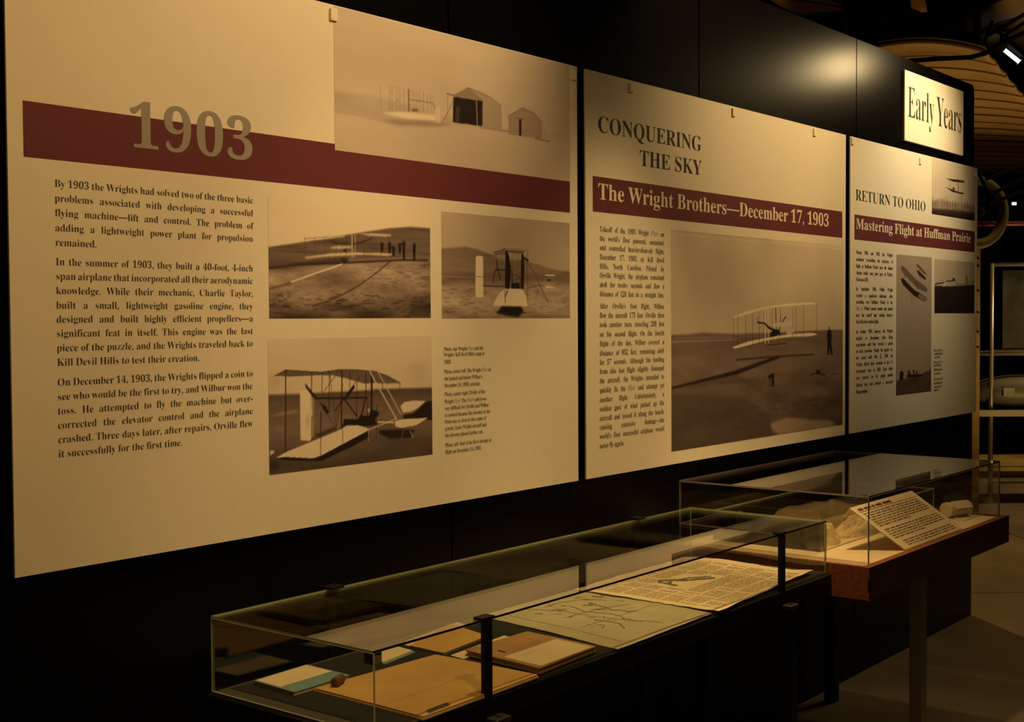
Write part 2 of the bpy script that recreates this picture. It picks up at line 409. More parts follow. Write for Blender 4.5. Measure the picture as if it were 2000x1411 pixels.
# ---- panel one: 1903
p1 = info_panel(1.329, 3.172, 'large cream display panel headed 1903, leftmost and nearest of the three', clipat((650, 29), (1120, 147)))
band(p1, (44, 196), 1113, 306)
text_part('heading', p1, m_grey, lambda mb: wall_line(mb, '1903', 250, 286, 499, 89, 'fit', res=5, track=.02), 'large grey numerals overlapping the maroon band')
A = ["By 1903 the Wrights had solved two of the three basic|364.7", "problems associated with developing a successful|393.5", "flying machine—lift and control.  The problem of|422.3", "adding a lightweight power plant for propulsion|451.2", "@remained.|480"]
Bp = ["In the summer of 1903, they built a 40-foot, 4-inch|518", "span airplane that incorporated all their aerodynamic|546.2", "knowledge. While their mechanic, Charlie Taylor,|574.5", "built a small, lightweight gasoline engine, they|603", "designed and built highly efficient propellers—a|630.5", "significant feat in itself. This engine was the last|658.5", "piece of the puzzle, and the Wrights traveled back to|686.5", "@Kill Devil Hills to test their creation.|715"]
Cp = ["On December 14, 1903, the Wrights flipped a coin to|754", "see who would be the first to try, and Wilbur won the|782", "toss. He attempted to fly the machine but over-|810", "corrected the elevator control and the airplane|838", "crashed. Three days later, after repairs, Orville flew|866", "@it successfully for the first time.|894"]
def para(lines, xl, xr, cap, xs, name, root, xs_fun=None, thin=-.012, res=3, m=m_inkbody):
    mb = MB()
    for s in lines:
        t, y = s.split('|'); y = float(y); md = 'just'
        if t[0] == '@': t = t[1:]; md = 'nat'
        wall_line(mb, t, xl+(y-365)*(.0145 if root is p1 else 0), y, xr, cap, md, res=res, thin=thin, xscale=xs)
    return mb.build(name, m, root)
for L in (A, Bp, Cp): para(L, 106, 494, 14.8, 1.02, 'paragraph', p1)
caps = [["Photo, top: Wright *Flyer* and the|685.5", "Wrights' Kill Devil Hills camp in|696.8", "1903.|711"],
        ["Photo, center left: The Wright *Flyer* on|729.7", "the launch rail before Wilbur's|743.3", "December 14, 1903, attempt.|757"],
        ["Photo, center right: Profile of the|774", "Wright *Flyer*.  The *Flyer*'s pitch was|788.4", "very difficult for Orville and Wilbur|801.5", "to control because the elevator in the|814.8", "front was so close to the center of|827.8", "gravity.  Later Wright aircraft had|841", "the elevator placed farther out.|854.5"],
        ["Photo, left: End of the first attempt at|873.4", "flight on December 14, 1903.|887"]]
for L in caps: para(['@'+l for l in L], 862, 972, 7.6, .80, 'caption', p1, thin=-.006)

# photograph A: camp with glider and two sheds
x0, z1_ = WX(652, 100); z1_ = ZT-.002; X1, Z0 = WX(1113, 355)
ph = Photo((x0, X1, Z0, z1_), (640, 0, 3.714), (380, 400))
ph.a[:] = .80-.06*(ph.xx/ph.w); ph.mottle(1, 160, 120, .10, 3)
c = ph.below([(0, 650), (60, 655), (220, 682), (330, 690), (420, 715), (620, 770), (780, 820), (1300, 930), (1560, 945), (1800, 975)], lambda t: .70+0*t, 6)
ph.mottle(c, 60, 14, .08, 5); ph.below([(0, 800), (300, 850), (500, 905), (800, 905), (1100, 920), (1400, 985), (1800, 1040)], lambda t: .76-.02*t, 5)
ph.mottle(1, 120, 30, .07, 8)
ph.line([(60, 805), (180, 820), (300, 850), (480, 895)], 8, .62, .6)
for i, x in enumerate([380, 445, 462, 500, 520, 548, 600, 622, 640, 660, 690, 720, 745, 765]):
    ph.line([(x, 605+i*6), (x+3, 800)], 4 if x not in (445, 548, 690) else 7, .50, .7)
for a_, b_ in (((445, 650), (560, 790)), ((560, 660), (440, 790)), ((600, 650), (700, 790)), ((700, 680), (600, 800))): ph.line([a_, b_], 3, .58, .6)
ph.line([(584, 648), (586, 800)], 14, .38); ph.line([(600, 718), (760, 745), (778, 785)], 6, .42)
ph.poly([(395, 815), (520, 806), (780, 830), (778, 870), (560, 855)], .93, 1, 2)
ph.poly([(780, 770), (812, 775), (815, 892), (780, 890)], .84)
ph.poly([(380, 860), (700, 875), (900, 900), (820, 912), (520, 905)], .52, .8, 4)
ph.poly([(610, 785), (655, 785), (650, 806), (612, 804)], .42)
ph.poly([(905, 690), (1015, 632), (1120, 668), (1190, 710), (1255, 765), (1262, 935), (1120, 915), (905, 885)], .62)
ph.poly([(905, 688), (1015, 630), (1125, 728), (905, 696)], .52); ph.line([(1015, 632), (1185, 708), (1255, 768)], 5, .45)
ph.poly([(908, 698), (1120, 730), (1118, 912), (905, 882)], .06); ph.line([(1075, 715), (1082, 908)], 12, .55)
ph.line([(862, 676), (912, 690)], 9, .35); ph.line([(905, 735), (830, 885)], 6, .4); ph.line([(868, 680), (866, 880)], 4, .5)
ph.poly([(930, 760), (955, 770), (950, 880), (925, 878)], .25, .8)
ph.poly([(1308, 840), (1410, 778), (1490, 815), (1548, 880), (1552, 1000), (1400, 985), (1312, 970)], .58)
ph.line([(1308, 838), (1412, 778), (1440, 805)], 6, .38); ph.line([(1412, 780), (1495, 820), (1545, 880)], 5, .42); ph.line([(1310, 842), (1312, 970)], 4, .45)
ph.poly([(1383, 862), (1402, 866), (1400, 983), (1384, 980)], .08); ph.line([(1360, 852), (1425, 860)], 6, .4)
ph.line([(1100, 920), (1310, 950)], 7, .45); ph.line([(1500, 1000), (1605, 1022)], 8, .35); ph.line([(1552, 880), (1580, 1000)], 3, .5)
ph.build(p1, PF-.0005, 'sepia photograph of a desert camp with two sheds and a skeletal glider')

# photograph B: aircraft on the dune, rail in front
ph = Photo(rect((523, 384), (841, 621)), (510, 370, 5.226), (400, 400))
ph.a[:] = .93; ph.mottle(1, 200, 150, .04, 11)
hill = [(40, 590), (70, 585), (250, 560), (450, 530), (700, 490), (860, 462), (1000, 440), (1300, 395), (1520, 380), (1760, 398)]
c = ph.below(hill, lambda t: .34+.05*t, 2); ph.mottle(c, 90, 5, .22, 12)
c = ph.below([(40, 850), (250, 855), (500, 790), (820, 755), (1300, 715), (1760, 720)], lambda t: .62-.28*t, 8)
ph.mottle(c, 46, 12, .55, 13, 5); ph.below([(40, 1180), (500, 1130), (900, 1150), (1760, 1000)], lambda t: ph.a*(1-.28*np.clip(t*1.5, 0, 1)), 60)
ph.specks((80, 1060, 1700, 1310), 150, 26, 12, .12, .75, 2); ph.specks((80, 850, 1700, 1080), 80, 22, 8, .25, .5, 3); ph.specks((1100, 750, 1720, 1000), 60, 30, 10, .2, .5, 4)
ph.line([(70, 800), (400, 760), (860, 745), (1400, 718), (1690, 720)], 24, .14, .85); ph.poly([(180, 765), (840, 690), (860, 748), (350, 772)], .14, .7, 3)
ph.line([(440, 500), (850, 470)], 6, .45); ph.poly([(450, 512), (845, 468), (850, 480), (600, 510)], .9, 1, 1)
ph.poly([(990, 446), (1200, 452), (1320, 462), (1318, 478), (1100, 470)], .9, 1, 1)
ph.poly([(440, 690), (720, 650), (1000, 642), (1325, 655), (1325, 672), (1000, 662), (640, 680), (455, 702)], .92, 1, 1)
ph.poly([(695, 590), (780, 572), (925, 578), (925, 592), (740, 602)], .82, 1, 1)
ph.line([(922, 462), (925, 690)], 13, .8); ph.line([(955, 462), (952, 690)], 10, .72)
for x in (440, 545, 640, 760, 860, 1040, 1130, 1210, 1300): ph.line([(x, 480), (x+4, 660)], 3, .2, .5)
ph.line([(705, 520), (760, 550), (900, 552)], 12, .14); ph.line([(940, 556), (1010, 540), (1120, 500)], 14, .14); ph.blob(850, 620, 24, 14, .1)
ph.blob(850, 720, 50, 28, .1, .9); ph.line([(820, 760), (640, 820), (300, 940)], 15, .92); ph.line([(300, 950), (80, 1010)], 26, .3, .6)
ph.line([(1310, 730), (1180, 840), (1000, 970), (830, 1065), (660, 1140), (520, 1180)], 13, .16, .9)
for x, y, h in ((1228, 545, 95), (1305, 540, 110), (1345, 580, 100), (1408, 570, 80), (1450, 530, 180), (1555, 550, 170)):
    ph.blob(x, y, 11, 12, .06); ph.poly([(x-17, y+5), (x+17, y+5), (x+13, y+h*.6), (x+10, y+h), (x-10, y+h), (x-13, y+h*.6)], .07)
ph.poly([(1390, 540), (1470, 545), (1465, 575), (1395, 565)], .12)
ph.build(p1, PF-.0005, 'sepia photograph of a biplane on a dark dune beside a launch rail')

# photograph C: side profile of the aircraft
ph = Photo(rect((861.5, 413), (1113, 621)), (850, 400, 5.879), (420, 420))
ph.a[:] = .70-.08*(ph.xx/ph.w); ph.mottle(1, 150, 110, .12, 21)
c = ph.below([(40, 500), (150, 494), (340, 478), (480, 510), (640, 570), (760, 640), (1000, 640), (1200, 690), (1400, 755), (1600, 770)], lambda t: .47+.05*t, 3); ph.mottle(c, 90, 10, .14, 22)
ph.poly([(640, 560), (820, 500), (1060, 560), (1060, 640), (700, 640)], .72, .0)
c = ph.below([(40, 770), (500, 800), (1600, 790)], lambda t: .38+.9*t*(1-t)+.10*t, 10); ph.mottle(c, 50, 10, .38, 23, 5)
ph.poly([(90, 780), (800, 790), (1540, 830), (1540, 900), (900, 880), (90, 880)], .32, .5, 8)
ph.specks((90, 950, 650, 1290), 60, 26, 10, .25, .6, 21); ph.specks((1060, 900, 1530, 1250), 60, 20, 8, .3, .55, 22)
ph.poly([(560, 560), (1060, 640), (1060, 880), (560, 880)], .42, .35, 6)
ph.poly([(460, 600), (480, 585), (530, 585), (545, 600), (550, 1050), (530, 1060), (470, 1055), (462, 1040)], .93)
ph.line([(462, 822), (548, 826)], 6, .3); ph.line([(545, 578), (700, 575)], 6, .35); ph.line([(550, 925), (850, 938)], 12, .12); ph.line([(80, 820), (460, 825)], 4, .75, .6)
ph.poly([(665, 545), (800, 500), (820, 515), (800, 575), (680, 575)], .45); ph.poly([(800, 490), (1040, 505), (1045, 525), (805, 510)], .85)
ph.poly([(815, 515), (1030, 528), (1000, 560), (830, 545)], .36); ph.line([(665, 545), (805, 500), (1045, 512)], 5, .25)
ph.poly([(815, 520), (840, 570), (862, 700), (858, 880), (850, 960), (815, 990), (795, 940), (800, 700), (800, 540)], .07)
ph.poly([(985, 560), (1010, 570), (1020, 700), (1012, 960), (975, 960), (978, 700)], .07)
ph.line([(1055, 525), (1055, 1150)], 9, .28); ph.line([(1020, 610), (1060, 640)], 30, .12)
for x in (700, 760, 880, 930, 955): ph.line([(x, 560), (x+8, 930)], 4, .2, .6)
ph.line([(700, 635), (715, 730), (745, 850)], 18, .1); ph.line([(690, 745), (665, 830), (662, 890)], 16, .1); ph.line([(685, 742), (875, 748), (880, 900)], 15, .1)
ph.line([(860, 780), (970, 830), (880, 880)], 5, .2); ph.poly([(870, 895), (965, 890), (970, 960), (865, 955)], .05)
ph.line([(1070, 680), (1130, 780), (1200, 930), (1285, 1110)], 13, .3); ph.line([(1060, 950), (1180, 920), (1250, 930)], 6, .25)
ph.poly([(1255, 795), (1365, 800), (1360, 812), (1260, 808)], .92); ph.poly([(1250, 928), (1365, 940), (1360, 955), (1270, 945)], .92); ph.blob(1300, 860, 40, 14, .15); ph.blob(1165, 1000, 50, 40, .4, .5)
ph.poly([(795, 960), (850, 958), (960, 962), (1005, 975), (1040, 1050), (1058, 1150), (1040, 1162), (660, 1155), (690, 1080), (740, 1000)], .95)
ph.line([(792, 970), (800, 1120)], 10, .15); ph.poly([(810, 990), (855, 960), (840, 965), (800, 1070)], .3)
ph.poly([(760, 1160), (980, 1162), (1010, 1220), (950, 1280), (850, 1270), (700, 1240)], .03, 1, 3); ph.line([(700, 1225), (1040, 1235)], 16, .12, .7)
ph.build(p1, PF-.0005, 'sepia photograph of the biplane seen from the side on sand')

# photograph D: damaged aircraft
ph = Photo(rect((524, 662), (843, 888)), (510, 645, 4.783), (420, 420))
X0, Z1 = WX(523, 663); X1, _ = WX(843, 700); _, Z0 = WX(528, 928); ph = Photo((X0, X1, Z0, Z1), (510, 645, 4.783), (420, 420))
ph.a[:] = .84; ph.mottle(1, 170, 130, .12, 31); ph.blob(1450, 400, 130, 110, .68, .4); ph.blob(120, 480, 90, 80, .65, .4)
c = ph.below([(40, 600), (350, 592), (700, 572), (1100, 548), (1640, 532)], lambda t: .30+0*t, 3); ph.mottle(c, 120, 8, .12, 32)
c = ph.below([(40, 720), (700, 680), (1100, 660), (1640, 640)], lambda t: .42-.06*t, 14); ph.mottle(c, 110, 10, .16, 33)
c = ph.below([(40, 1100), (300, 1060), (1000, 960), (1640, 900)], lambda t: .34-.08*t, 20); ph.mottle(c, 60, 16, .14, 34)
ph.poly([(78, 800), (200, 762), (330, 745), (330, 765), (150, 795)], .62, .8, 2); ph.blob(180, 920, 50, 30, .55, .4); ph.blob(120, 1260, 60, 50, .15, .8)
ph.poly([(355, 560), (360, 600), (365, 1022), (455, 1030), (480, 980), (468, 640), (455, 560)], .93); ph.poly([(455, 600), (490, 640), (480, 980), (455, 1000)], .78, .6, 2); ph.blob(430, 840, 28, 60, .72, .6)
ph.poly([(128, 425), (225, 372), (470, 388), (560, 392), (720, 370), (860, 368), (1060, 385), (1180, 430), (1290, 490), (1200, 498), (1040, 492), (960, 500), (830, 462), (660, 418), (470, 422), (240, 432)], .36)
ph.line([(128, 425), (225, 372), (470, 388), (560, 392), (720, 370), (860, 368), (1060, 385), (1180, 430), (1290, 490)], 7, .10)
for i in range(26):
    x = 250+i*38; ph.line([(x, 378+(i > 14)*i*1.3), (x-25, 428+(i > 10)*(i-10)*5)], 3, .22, .5)
ph.poly([(560, 430), (750, 440), (960, 505), (1020, 560), (560, 575)], .86, .6, 1)
for x, a_, b_, w_ in ((228, 375, 1140, 13), (470, 390, 570, 10), (472, 800, 1040, 7), (568, 392, 575, 8), (634, 385, 760, 9), (750, 378, 920, 15), (826, 385, 540, 7), (975, 400, 620, 10), (890, 480, 960, 7), (990, 640, 1030, 9), (1028, 420, 880, 26), (555, 760, 1165, 11), (757, 880, 1050, 9), (1075, 700, 1000, 7), (1130, 480, 560, 6), (1292, 490, 540, 5)): ph.line([(x, a_), (x-3, b_)], w_, .07)
for a_, b_ in (((720, 380), (570, 590)), ((640, 420), (700, 930)), ((930, 410), (780, 620)), ((560, 700), (700, 920)), ((760, 500), (700, 900))): ph.line([a_, b_], 5, .18, .8)
ph.line([(515, 635), (985, 628)], 17, .06); ph.poly([(405, 490), (430, 520), (500, 600), (530, 650), (500, 640), (415, 540)], .08); ph.poly([(520, 650), (560, 680), (620, 760), (628, 780), (600, 770), (560, 700)], .07)
ph.poly([(570, 690), (605, 710), (632, 775), (610, 775), (572, 730)], .06); ph.line([(775, 640), (860, 530)], 34, .08); ph.line([(765, 640), (690, 745)], 12, .1); ph.line([(780, 650), (890, 800)], 16, .08); ph.line([(970, 640), (930, 800)], 18, .08)
ph.line([(1010, 385), (1260, 830)], 15, .82); ph.line([(1090, 395), (1300, 780)], 12, .78)
ph.poly([(770, 825), (900, 830), (920, 790), (1000, 800), (1030, 740), (1075, 750), (1100, 770), (1060, 830), (1075, 880), (980, 890), (760, 890)], .04); ph.blob(1075, 780, 24, 22, .05); ph.poly([(990, 730), (1012, 728), (1008, 760), (992, 760)], .7)
ph.poly([(1295, 710), (1330, 670), (1420, 655), (1530, 660), (1460, 720), (1400, 755), (1320, 768)], .90); ph.poly([(1320, 790), (1420, 770), (1530, 670), (1600, 650), (1600, 840), (1500, 830), (1320, 820)], .08)
ph.poly([(1240, 850), (1300, 830), (1550, 815), (1440, 885), (1300, 908), (1250, 895)], .92); ph.line([(1000, 925), (1260, 822)], 11, .8); ph.poly([(1080, 848), (1240, 850), (1230, 866), (1090, 862)], .85)
ph.poly([(1100, 930), (1260, 925), (1430, 925), (1380, 1000), (1200, 1010), (1090, 960)], .08, 1, 2); ph.line([(1325, 930), (1305, 1010)], 6, .55); ph.line([(1385, 940), (1415, 995)], 12, .65)
ph.poly([(140, 1185), (225, 1135), (750, 920), (800, 885), (900, 885), (1000, 915), (985, 940), (820, 1025), (560, 1165), (480, 1192), (220, 1178)], .93)
ph.poly([(140, 1188), (225, 1178), (480, 1192), (560, 1166), (985, 940), (1020, 985), (860, 1075), (560, 1215), (380, 1215), (200, 1208)], .04)
ph.line([(228, 1000), (225, 1140)], 8, .3, .6); ph.line([(555, 970), (552, 1165)], 9, .25); ph.line([(757, 930), (757, 1048)], 7, .25); ph.line([(1000, 930), (998, 1030)], 10, .7)
ph.poly([(80, 1120), (115, 1115), (125, 1135), (85, 1165)], .85); ph.poly([(500, 970), (680, 900), (700, 925), (520, 1000)], .12, .7, 2)
ph.build(p1, PF-.0005, 'sepia photograph of a crashed biplane tilted on its wing')

# ---- panel two
p2 = info_panel(3.214, 5.074, 'large cream display panel titled Conquering the Sky, middle one of the three', clipat((1232, 172), (1432, 220), (1590, 259)))
band(p2, (1157.4, 343.6), 1645, 413)
title(p2, m_ink, 'CONQUERING', 1166.8, 257, 1370, 32.5, 4, -.008)
title(p2, m_ink, 'THE SKY', 1249, 323, 1370, 31, 4, -.008)
title(p2, m_cream, 'The Wright Brothers—December 17, 1903', 1167.5, 389, 1619, 32, 3, 0, 'cream serif title lettering')
T = [["Takeoff of the 1903 Wright *Flyer* on|452", "the world's first powered, sustained,|470", "and controlled heavier-than-air flight,|488", "December 17, 1903, at Kill Devil|506.4", "Hills, North Carolina. Piloted by|524.7", "Orville Wright, the airplane remained|542.5", "aloft for twelve seconds and flew a|560.7", "distance of 120 feet in a straight line.|578.8"],
     ["After Orville's first flight, Wilbur|602.7", "flew the aircraft 175 feet.  Orville then|621", "took another turn, traveling 200 feet|639", "on his second flight. On the fourth|658", "flight of the day, Wilbur covered a|676.5", "distance of 852 feet, remaining aloft|695", "for 57 seconds.  Although the landing|713", "from this last flight slightly damaged|731", "the aircraft, the Wrights intended to|749", "quickly fix the *Flyer* and attempt yet|767.6", "another flight. Unfortunately, a|786", "sudden gust of wind picked up the|804", "aircraft and tossed it along the beach,|822.5", "causing extensive damage—the|840", "world's first successful airplane would|858", "@never fly again.|876.5"]]
for L in T: para(L, 1171, 1297, 10.6, .86, 'paragraph', p2, thin=-.008)

ph = Photo((WX(1311, 600)[0], WX(1646, 600)[0], WX(1312, 882.6)[1], WX(1309.6, 449)[1]), (1300, 440, 3.136), (330, 420))
ph.a[:] = .76+.04*(ph.xx/ph.w)-.10*np.clip(ph.yy/ph.h-.25, 0, 1)+.05*(ph.yy/ph.h < .02); ph.mottle(1, 130, 200, .16, 41)
ph.blob(330, 300, 260, 240, .50, .15)
c = ph.below([(0, 672), (130, 668), (230, 655), (420, 665), (700, 655), (1000, 640), (1129, 640)], lambda t: .40+.05*t, 4); ph.mottle(c, 110, 8, .12, 42)
ph.line([(40, 712), (300, 705), (420, 700)], 10, .62, .7); ph.line([(60, 690), (400, 685)], 8, .58, .5)
c = ph.below([(0, 860), (500, 790), (800, 800), (1129, 800)], lambda t: .43-.16*t, 60); ph.mottle(c, 70, 22, .26, 43, 5)
ph.poly([(0, 1010), (500, 1060), (640, 1180), (640, 1400), (0, 1400)], .22, .5, 30); ph.specks((60, 1060, 1080, 1260), 90, 22, 7, .18, .45, 41); ph.specks((500, 900, 1080, 1120), 60, 18, 6, .22, .4, 43)
ph.poly([(640, 1210), (740, 1175), (900, 1190), (1000, 1190), (1060, 1230), (700, 1290), (650, 1250)], .62, .85, 8)
ph.poly([(30, 990), (420, 890), (690, 795), (700, 810), (430, 915), (30, 1006)], .12, 1, 1); ph.poly([(60, 1005), (430, 915), (560, 960), (300, 975)], .26, .6, 4)
ph.line([(430, 824), (560, 812), (720, 800), (905, 790)], 15, .20, .8)
ph.poly([(405, 560), (500, 525), (615, 498), (760, 478), (900, 472), (925, 484), (760, 492), (600, 510), (500, 545), (415, 570)], .97)
ph.poly([(408, 745), (500, 712), (600, 692), (760, 666), (900, 658), (930, 668), (880, 680), (740, 685), (600, 708), (500, 735), (420, 756)], .97)
for i, x in enumerate((413, 440, 488, 530, 570, 600, 650, 700, 775, 795, 842, 922)): ph.line([(x, 560-i*7), (x+2, 742-i*7)], 4, .14, .75)
ph.line([(606, 505), (608, 720)], 10, .95); ph.line([(626, 500), (628, 720)], 8, .9); ph.line([(672, 505), (676, 640)], 9, .12); ph.line([(700, 500), (704, 620)], 4, .25)
ph.poly([(560, 590), (605, 595), (640, 625), (680, 640), (670, 655), (630, 635), (600, 602), (565, 602)], .12); ph.line([(690, 640), (722, 575), (735, 560)], 9, .12); ph.poly([(640, 660), (660, 640), (695, 640), (700, 665), (660, 680), (635, 682)], .04)
ph.poly([(650, 600), (740, 590), (775, 585), (770, 612), (690, 625), (655, 620)], .85, .9, 1); ph.poly([(735, 655), (780, 630), (780, 660), (740, 672)], .8); ph.line([(560, 560), (560, 600)], 4, .2)
ph.line([(620, 735), (740, 722)], 6, .15); ph.line([(685, 690), (690, 735)], 5, .2)
ph.blob(1000, 628, 7, 8, .05); ph.poly([(990, 640), (1012, 640), (1016, 680), (1012, 720), (1022, 792), (1010, 794), (1002, 740), (998, 794), (988, 792), (990, 720), (985, 680)], .06)
ph.poly([(628, 920), (662, 902), (662, 990), (650, 985), (650, 935), (630, 940)], .06); ph.poly([(630, 940), (650, 940), (650, 985), (632, 985)], .3)
ph.line([(880, 920), (910, 905), (975, 915)], 8, .12); ph.poly([(920, 885), (945, 882), (945, 912), (920, 912)], .12); ph.line([(1020, 910), (1050, 908)], 5, .15)
ph.build(p2, PF-.0005, 'sepia photograph of the first flight with a man standing right of the biplane')

# ---- panel three
p3 = info_panel(5.119, 6.660, 'cream display panel titled Return to Ohio, farthest and narrowest of the three', clipat((1664, 276), (1797, 315), (1905, 341)))
band(p3, (1668.8, 419), 1904, 468)
title(p3, m_ink, 'RETURN TO OHIO', 1670.5, 391, 1808, 22, 4, -.012)
title(p3, m_cream, 'Mastering Flight at Huffman Prairie', 1671.5, 447, 1896, 21, 3, 0, 'cream serif title lettering')
T = [["During 1904 and 1905, the Wrights|496", "continued researching the mysteries of|509.5", "flight at Huffman Prairie near the Simms|522.7", "Station trolley stop (now part of Wright-|536", "@Patterson AFB).|549"],
     ["In September 1904, Wilbur Wright|567.3", "reached a significant milestone, after|580.5", "ascending over Huffman Prairie in the|593", "*Flyer II*. Wilbur turned around and landed|606", "near the takeoff spot, making history's|619", "@first full-circle airplane flight.|632"],
     ["In October 1905, however, the Wrights|651.6", "decided to discontinue their flying|664.4", "experiments until they received a patent|677", "on their invention. Though the patent was|689.8", "not issued until May 22, 1906, the|702.5", "Wrights offered their invention to the US|715.6", "Government twice in 1905. Their offers|729", "were rejected, for few people outside|742", "believed they had invented a successful|756", "@flying machine.|769.5"]]
for L in T: para(L, 1672, 1743.5, 7.4, .8, 'paragraph', p3, thin=-.004)
for L in ([ "Photo, above left: The *Flyer*|687", "over Huffman Prairie with|693.5", "a camera in 1904.|700"], ["Photo, center: The *Flyer III*|710", "flying in 1905 over the|716.2", "Huffman Prairie meadow|724.5", "near Dayton, Ohio.|732"], ["Photo, right: Flyer and its|743", "shed at Huffman Prairie|751", "meadow and the launch|758", "derrick, 1904.|764.5"]):
    para(['@'+l for l in L], 1824, 1851, 4.6, .62, 'caption', p3, thin=0)
# F
X0 = WX(1820, 400)[0]; X1 = WX(1904, 400)[0]; Z0 = WX(1820, 418)[1]
ph = Photo((X0, X1, Z0, ZT-.002), (1600, 240, 2.1375), (230, 420))
ph.a[:] = .80-.06*ph.yy/ph.h; ph.mottle(1, 60, 60, .08, 51)
c = ph.below([(460, 330), (500, 318), (560, 330), (600, 335), (660, 345)], lambda t: .52+0*t, 8); ph.mottle(c, 12, 30, .3, 52)
c = ph.below([(460, 355), (560, 362), (660, 375)], lambda t: .22-.18*t, 4); ph.mottle(c, 30, 10, .1, 53)
for x in range(472, 655, 12): ph.line([(x, 300+(x*7 % 30)), (x+1, 370)], 4, .30, .6)
ph.poly([(528, 232), (575, 236), (605, 242), (605, 250), (560, 246)], .15); ph.poly([(528, 268), (570, 284), (603, 292), (600, 298), (555, 288)], .12); ph.line([(578, 245), (580, 290)], 3, .25); ph.line([(545, 240), (548, 275)], 2, .3); ph.blob(560, 275, 8, 6, .1)
ph.build(p3, PF-.0005, 'sepia photograph of a biplane flying over a line of trees')
# G
ph = Photo((WX(1750.6, 600)[0], WX(1819, 600)[0], WX(1750.6, 773)[1], WX(1750.6, 497)[1]), (1650, 460, 4.148), (230, 420))
ph.a[:] = .60-.04*ph.yy/ph.h; ph.mottle(1, 80, 160, .06, 61)
ph.poly([(455, 245), (475, 250), (580, 360), (650, 410), (668, 440), (655, 462), (590, 430), (480, 320), (455, 280)], .34)
ph.poly([(458, 345), (475, 350), (560, 440), (660, 500), (665, 525), (640, 538), (560, 490), (470, 400), (455, 365)], .07)
ph.poly([(600, 470), (660, 500), (665, 525), (640, 538), (590, 500)], .42)
ph.poly([(575, 232), (590, 232), (655, 305), (655, 322), (630, 305), (580, 250)], .32); ph.poly([(578, 280), (600, 288), (655, 345), (650, 362), (600, 330)], .14)
ph.line([(570, 370), (590, 440)], 6, .1); ph.line([(540, 480), (540, 530)], 7, .35)
for a_, b_ in (((480, 290), (480, 370)), ((520, 330), (520, 410)), ((620, 420), (620, 480)), ((600, 250), (600, 300)), ((590, 430), (620, 330))): ph.line([a_, b_], 3, .3)
c = ph.below([(400, 1180), (440, 1168), (520, 1150), (600, 1135), (650, 1105), (700, 1082)], lambda t: .26+.0*t, 3); ph.mottle(c, 30, 10, .14, 62)
ph.poly([(445, 1105), (460, 1095), (475, 1105), (470, 1168), (442, 1170)], .06)
for x, y in ((515, 1105), (525, 1125), (555, 1100), (560, 1125), (580, 1110), (600, 1130)): ph.blob(x, y, 10, 16, .06)
ph.poly([(500, 1125), (640, 1120), (600, 1145), (500, 1150)], .1)
ph.build(p3, PF-.0005, 'tall sepia photograph of a biplane banking above onlookers')
# H
ph = Photo((WX(1825, 600)[0], WX(1903, 600)[0], WX(1825, 612)[1], WX(1825, 506)[1]), (1650, 460, 4.148), (230, 420))
ph.a[:] = .76-.12*ph.xx/ph.w; ph.mottle(1, 60, 60, .08, 71)
ph.below([(700, 405), (850, 412), (1060, 398)], lambda t: .10-.06*t, 3); ph.mottle(1, 40, 20, .04, 72)
ph.blob(800, 560, 60, 20, .16, .5)
ph.line([(730, 395), (790, 385), (830, 370), (885, 365)], 10, .12); ph.poly([(872, 345), (888, 345), (890, 368), (870, 368)], .1); ph.line([(800, 410), (820, 385), (810, 375)], 14, .9); ph.line([(900, 372), (905, 400)], 8, .3)
ph.line([(985, 325), (985, 400)], 12, .10); ph.line([(980, 300), (985, 330)], 3, .3); ph.line([(900, 398), (1045, 378)], 8, .4); ph.line([(1020, 250), (1020, 400)], 3, .4, .6); ph.line([(735, 400), (735, 385), (780, 378)], 4, .4)
ph.build(p3, PF-.0005, 'small sepia photograph of aircraft and sheds over dark ground')

# ---- early years sign
SX0, SX1, SZ0, SZ1 = 5.675, 6.428, 2.334, 2.653; sy = 2.286
sg = empty('gallery_sign', (SX0, sy, SZ0), 'pale yellow sign reading Early Years high at the end of the black wall', 'sign')
SX0, SZ0 = onY(1767, 274, sy)[[0, 2]]; SX1, SZ1 = onY(1882, 179, sy)[[0, 2]]
B('board', SX0, SX1, sy, 2.2998, SZ0, SZ1, m_sign, sg, bevel=.002)
mb = MB(); a0 = onY(1773, 228, sy); a1 = onY(1878.5, 262, sy); zc = onY(1773, 165, sy)[2]
set_line(mb, 'Early Years', (a0[0], sy-.0004, a0[2]), (1, 0, 0), (0, 0, 1), (zc-a0[2])/CAP*.98, a1[0]-a0[0], 'fit', res=5, thin=-.008)
mb.build('lettering', m_ink, sg)

# ================================================================= LOW GLASS CASE
cx0, cx1, cy0, cy1, ct = 1.712, 3.662, 1.704, 2.180, .922; cb = ct-.160; g = .005
case = empty('glass_display_case', ((cx0+cx1)/2, (cy0+cy1)/2, 0), 'long low glass display case on black posts, nearer of the two cases', 'display case', 'display cases along the wall')
case.location = (cx0, cy0, 0)
B('deck', cx0-.012, cx1+.012, cy0-.012, cy1+.012, cb-.05, cb-.004, m_blackmetal, case, bevel=.003)
B('deck_cloth', cx0+.04, cx1-.012, cy0+.012, cy1-.012, cb-.004, cb, m_deck, case)
mb = MB(); mb.box(cx0, cx0+.04, cy0, cy1, cb-.004, cb-.001); mb.box(cx0+.04, cx1, cy0, cy0+.012, cb-.004, cb-.001); mb.box(cx0+.04, cx1, cy1-.012, cy1, cb-.004, cb-.001); mb.build('deck_border', m_deckedge, case)
GM = [m_glass, m_gedge]
def pane(par, x0, x1, y0, y1, z0, z1, side, mm, name='glass_pane'): return B(name, x0, x1, y0, y1, z0, z1, mm, par, side=side)
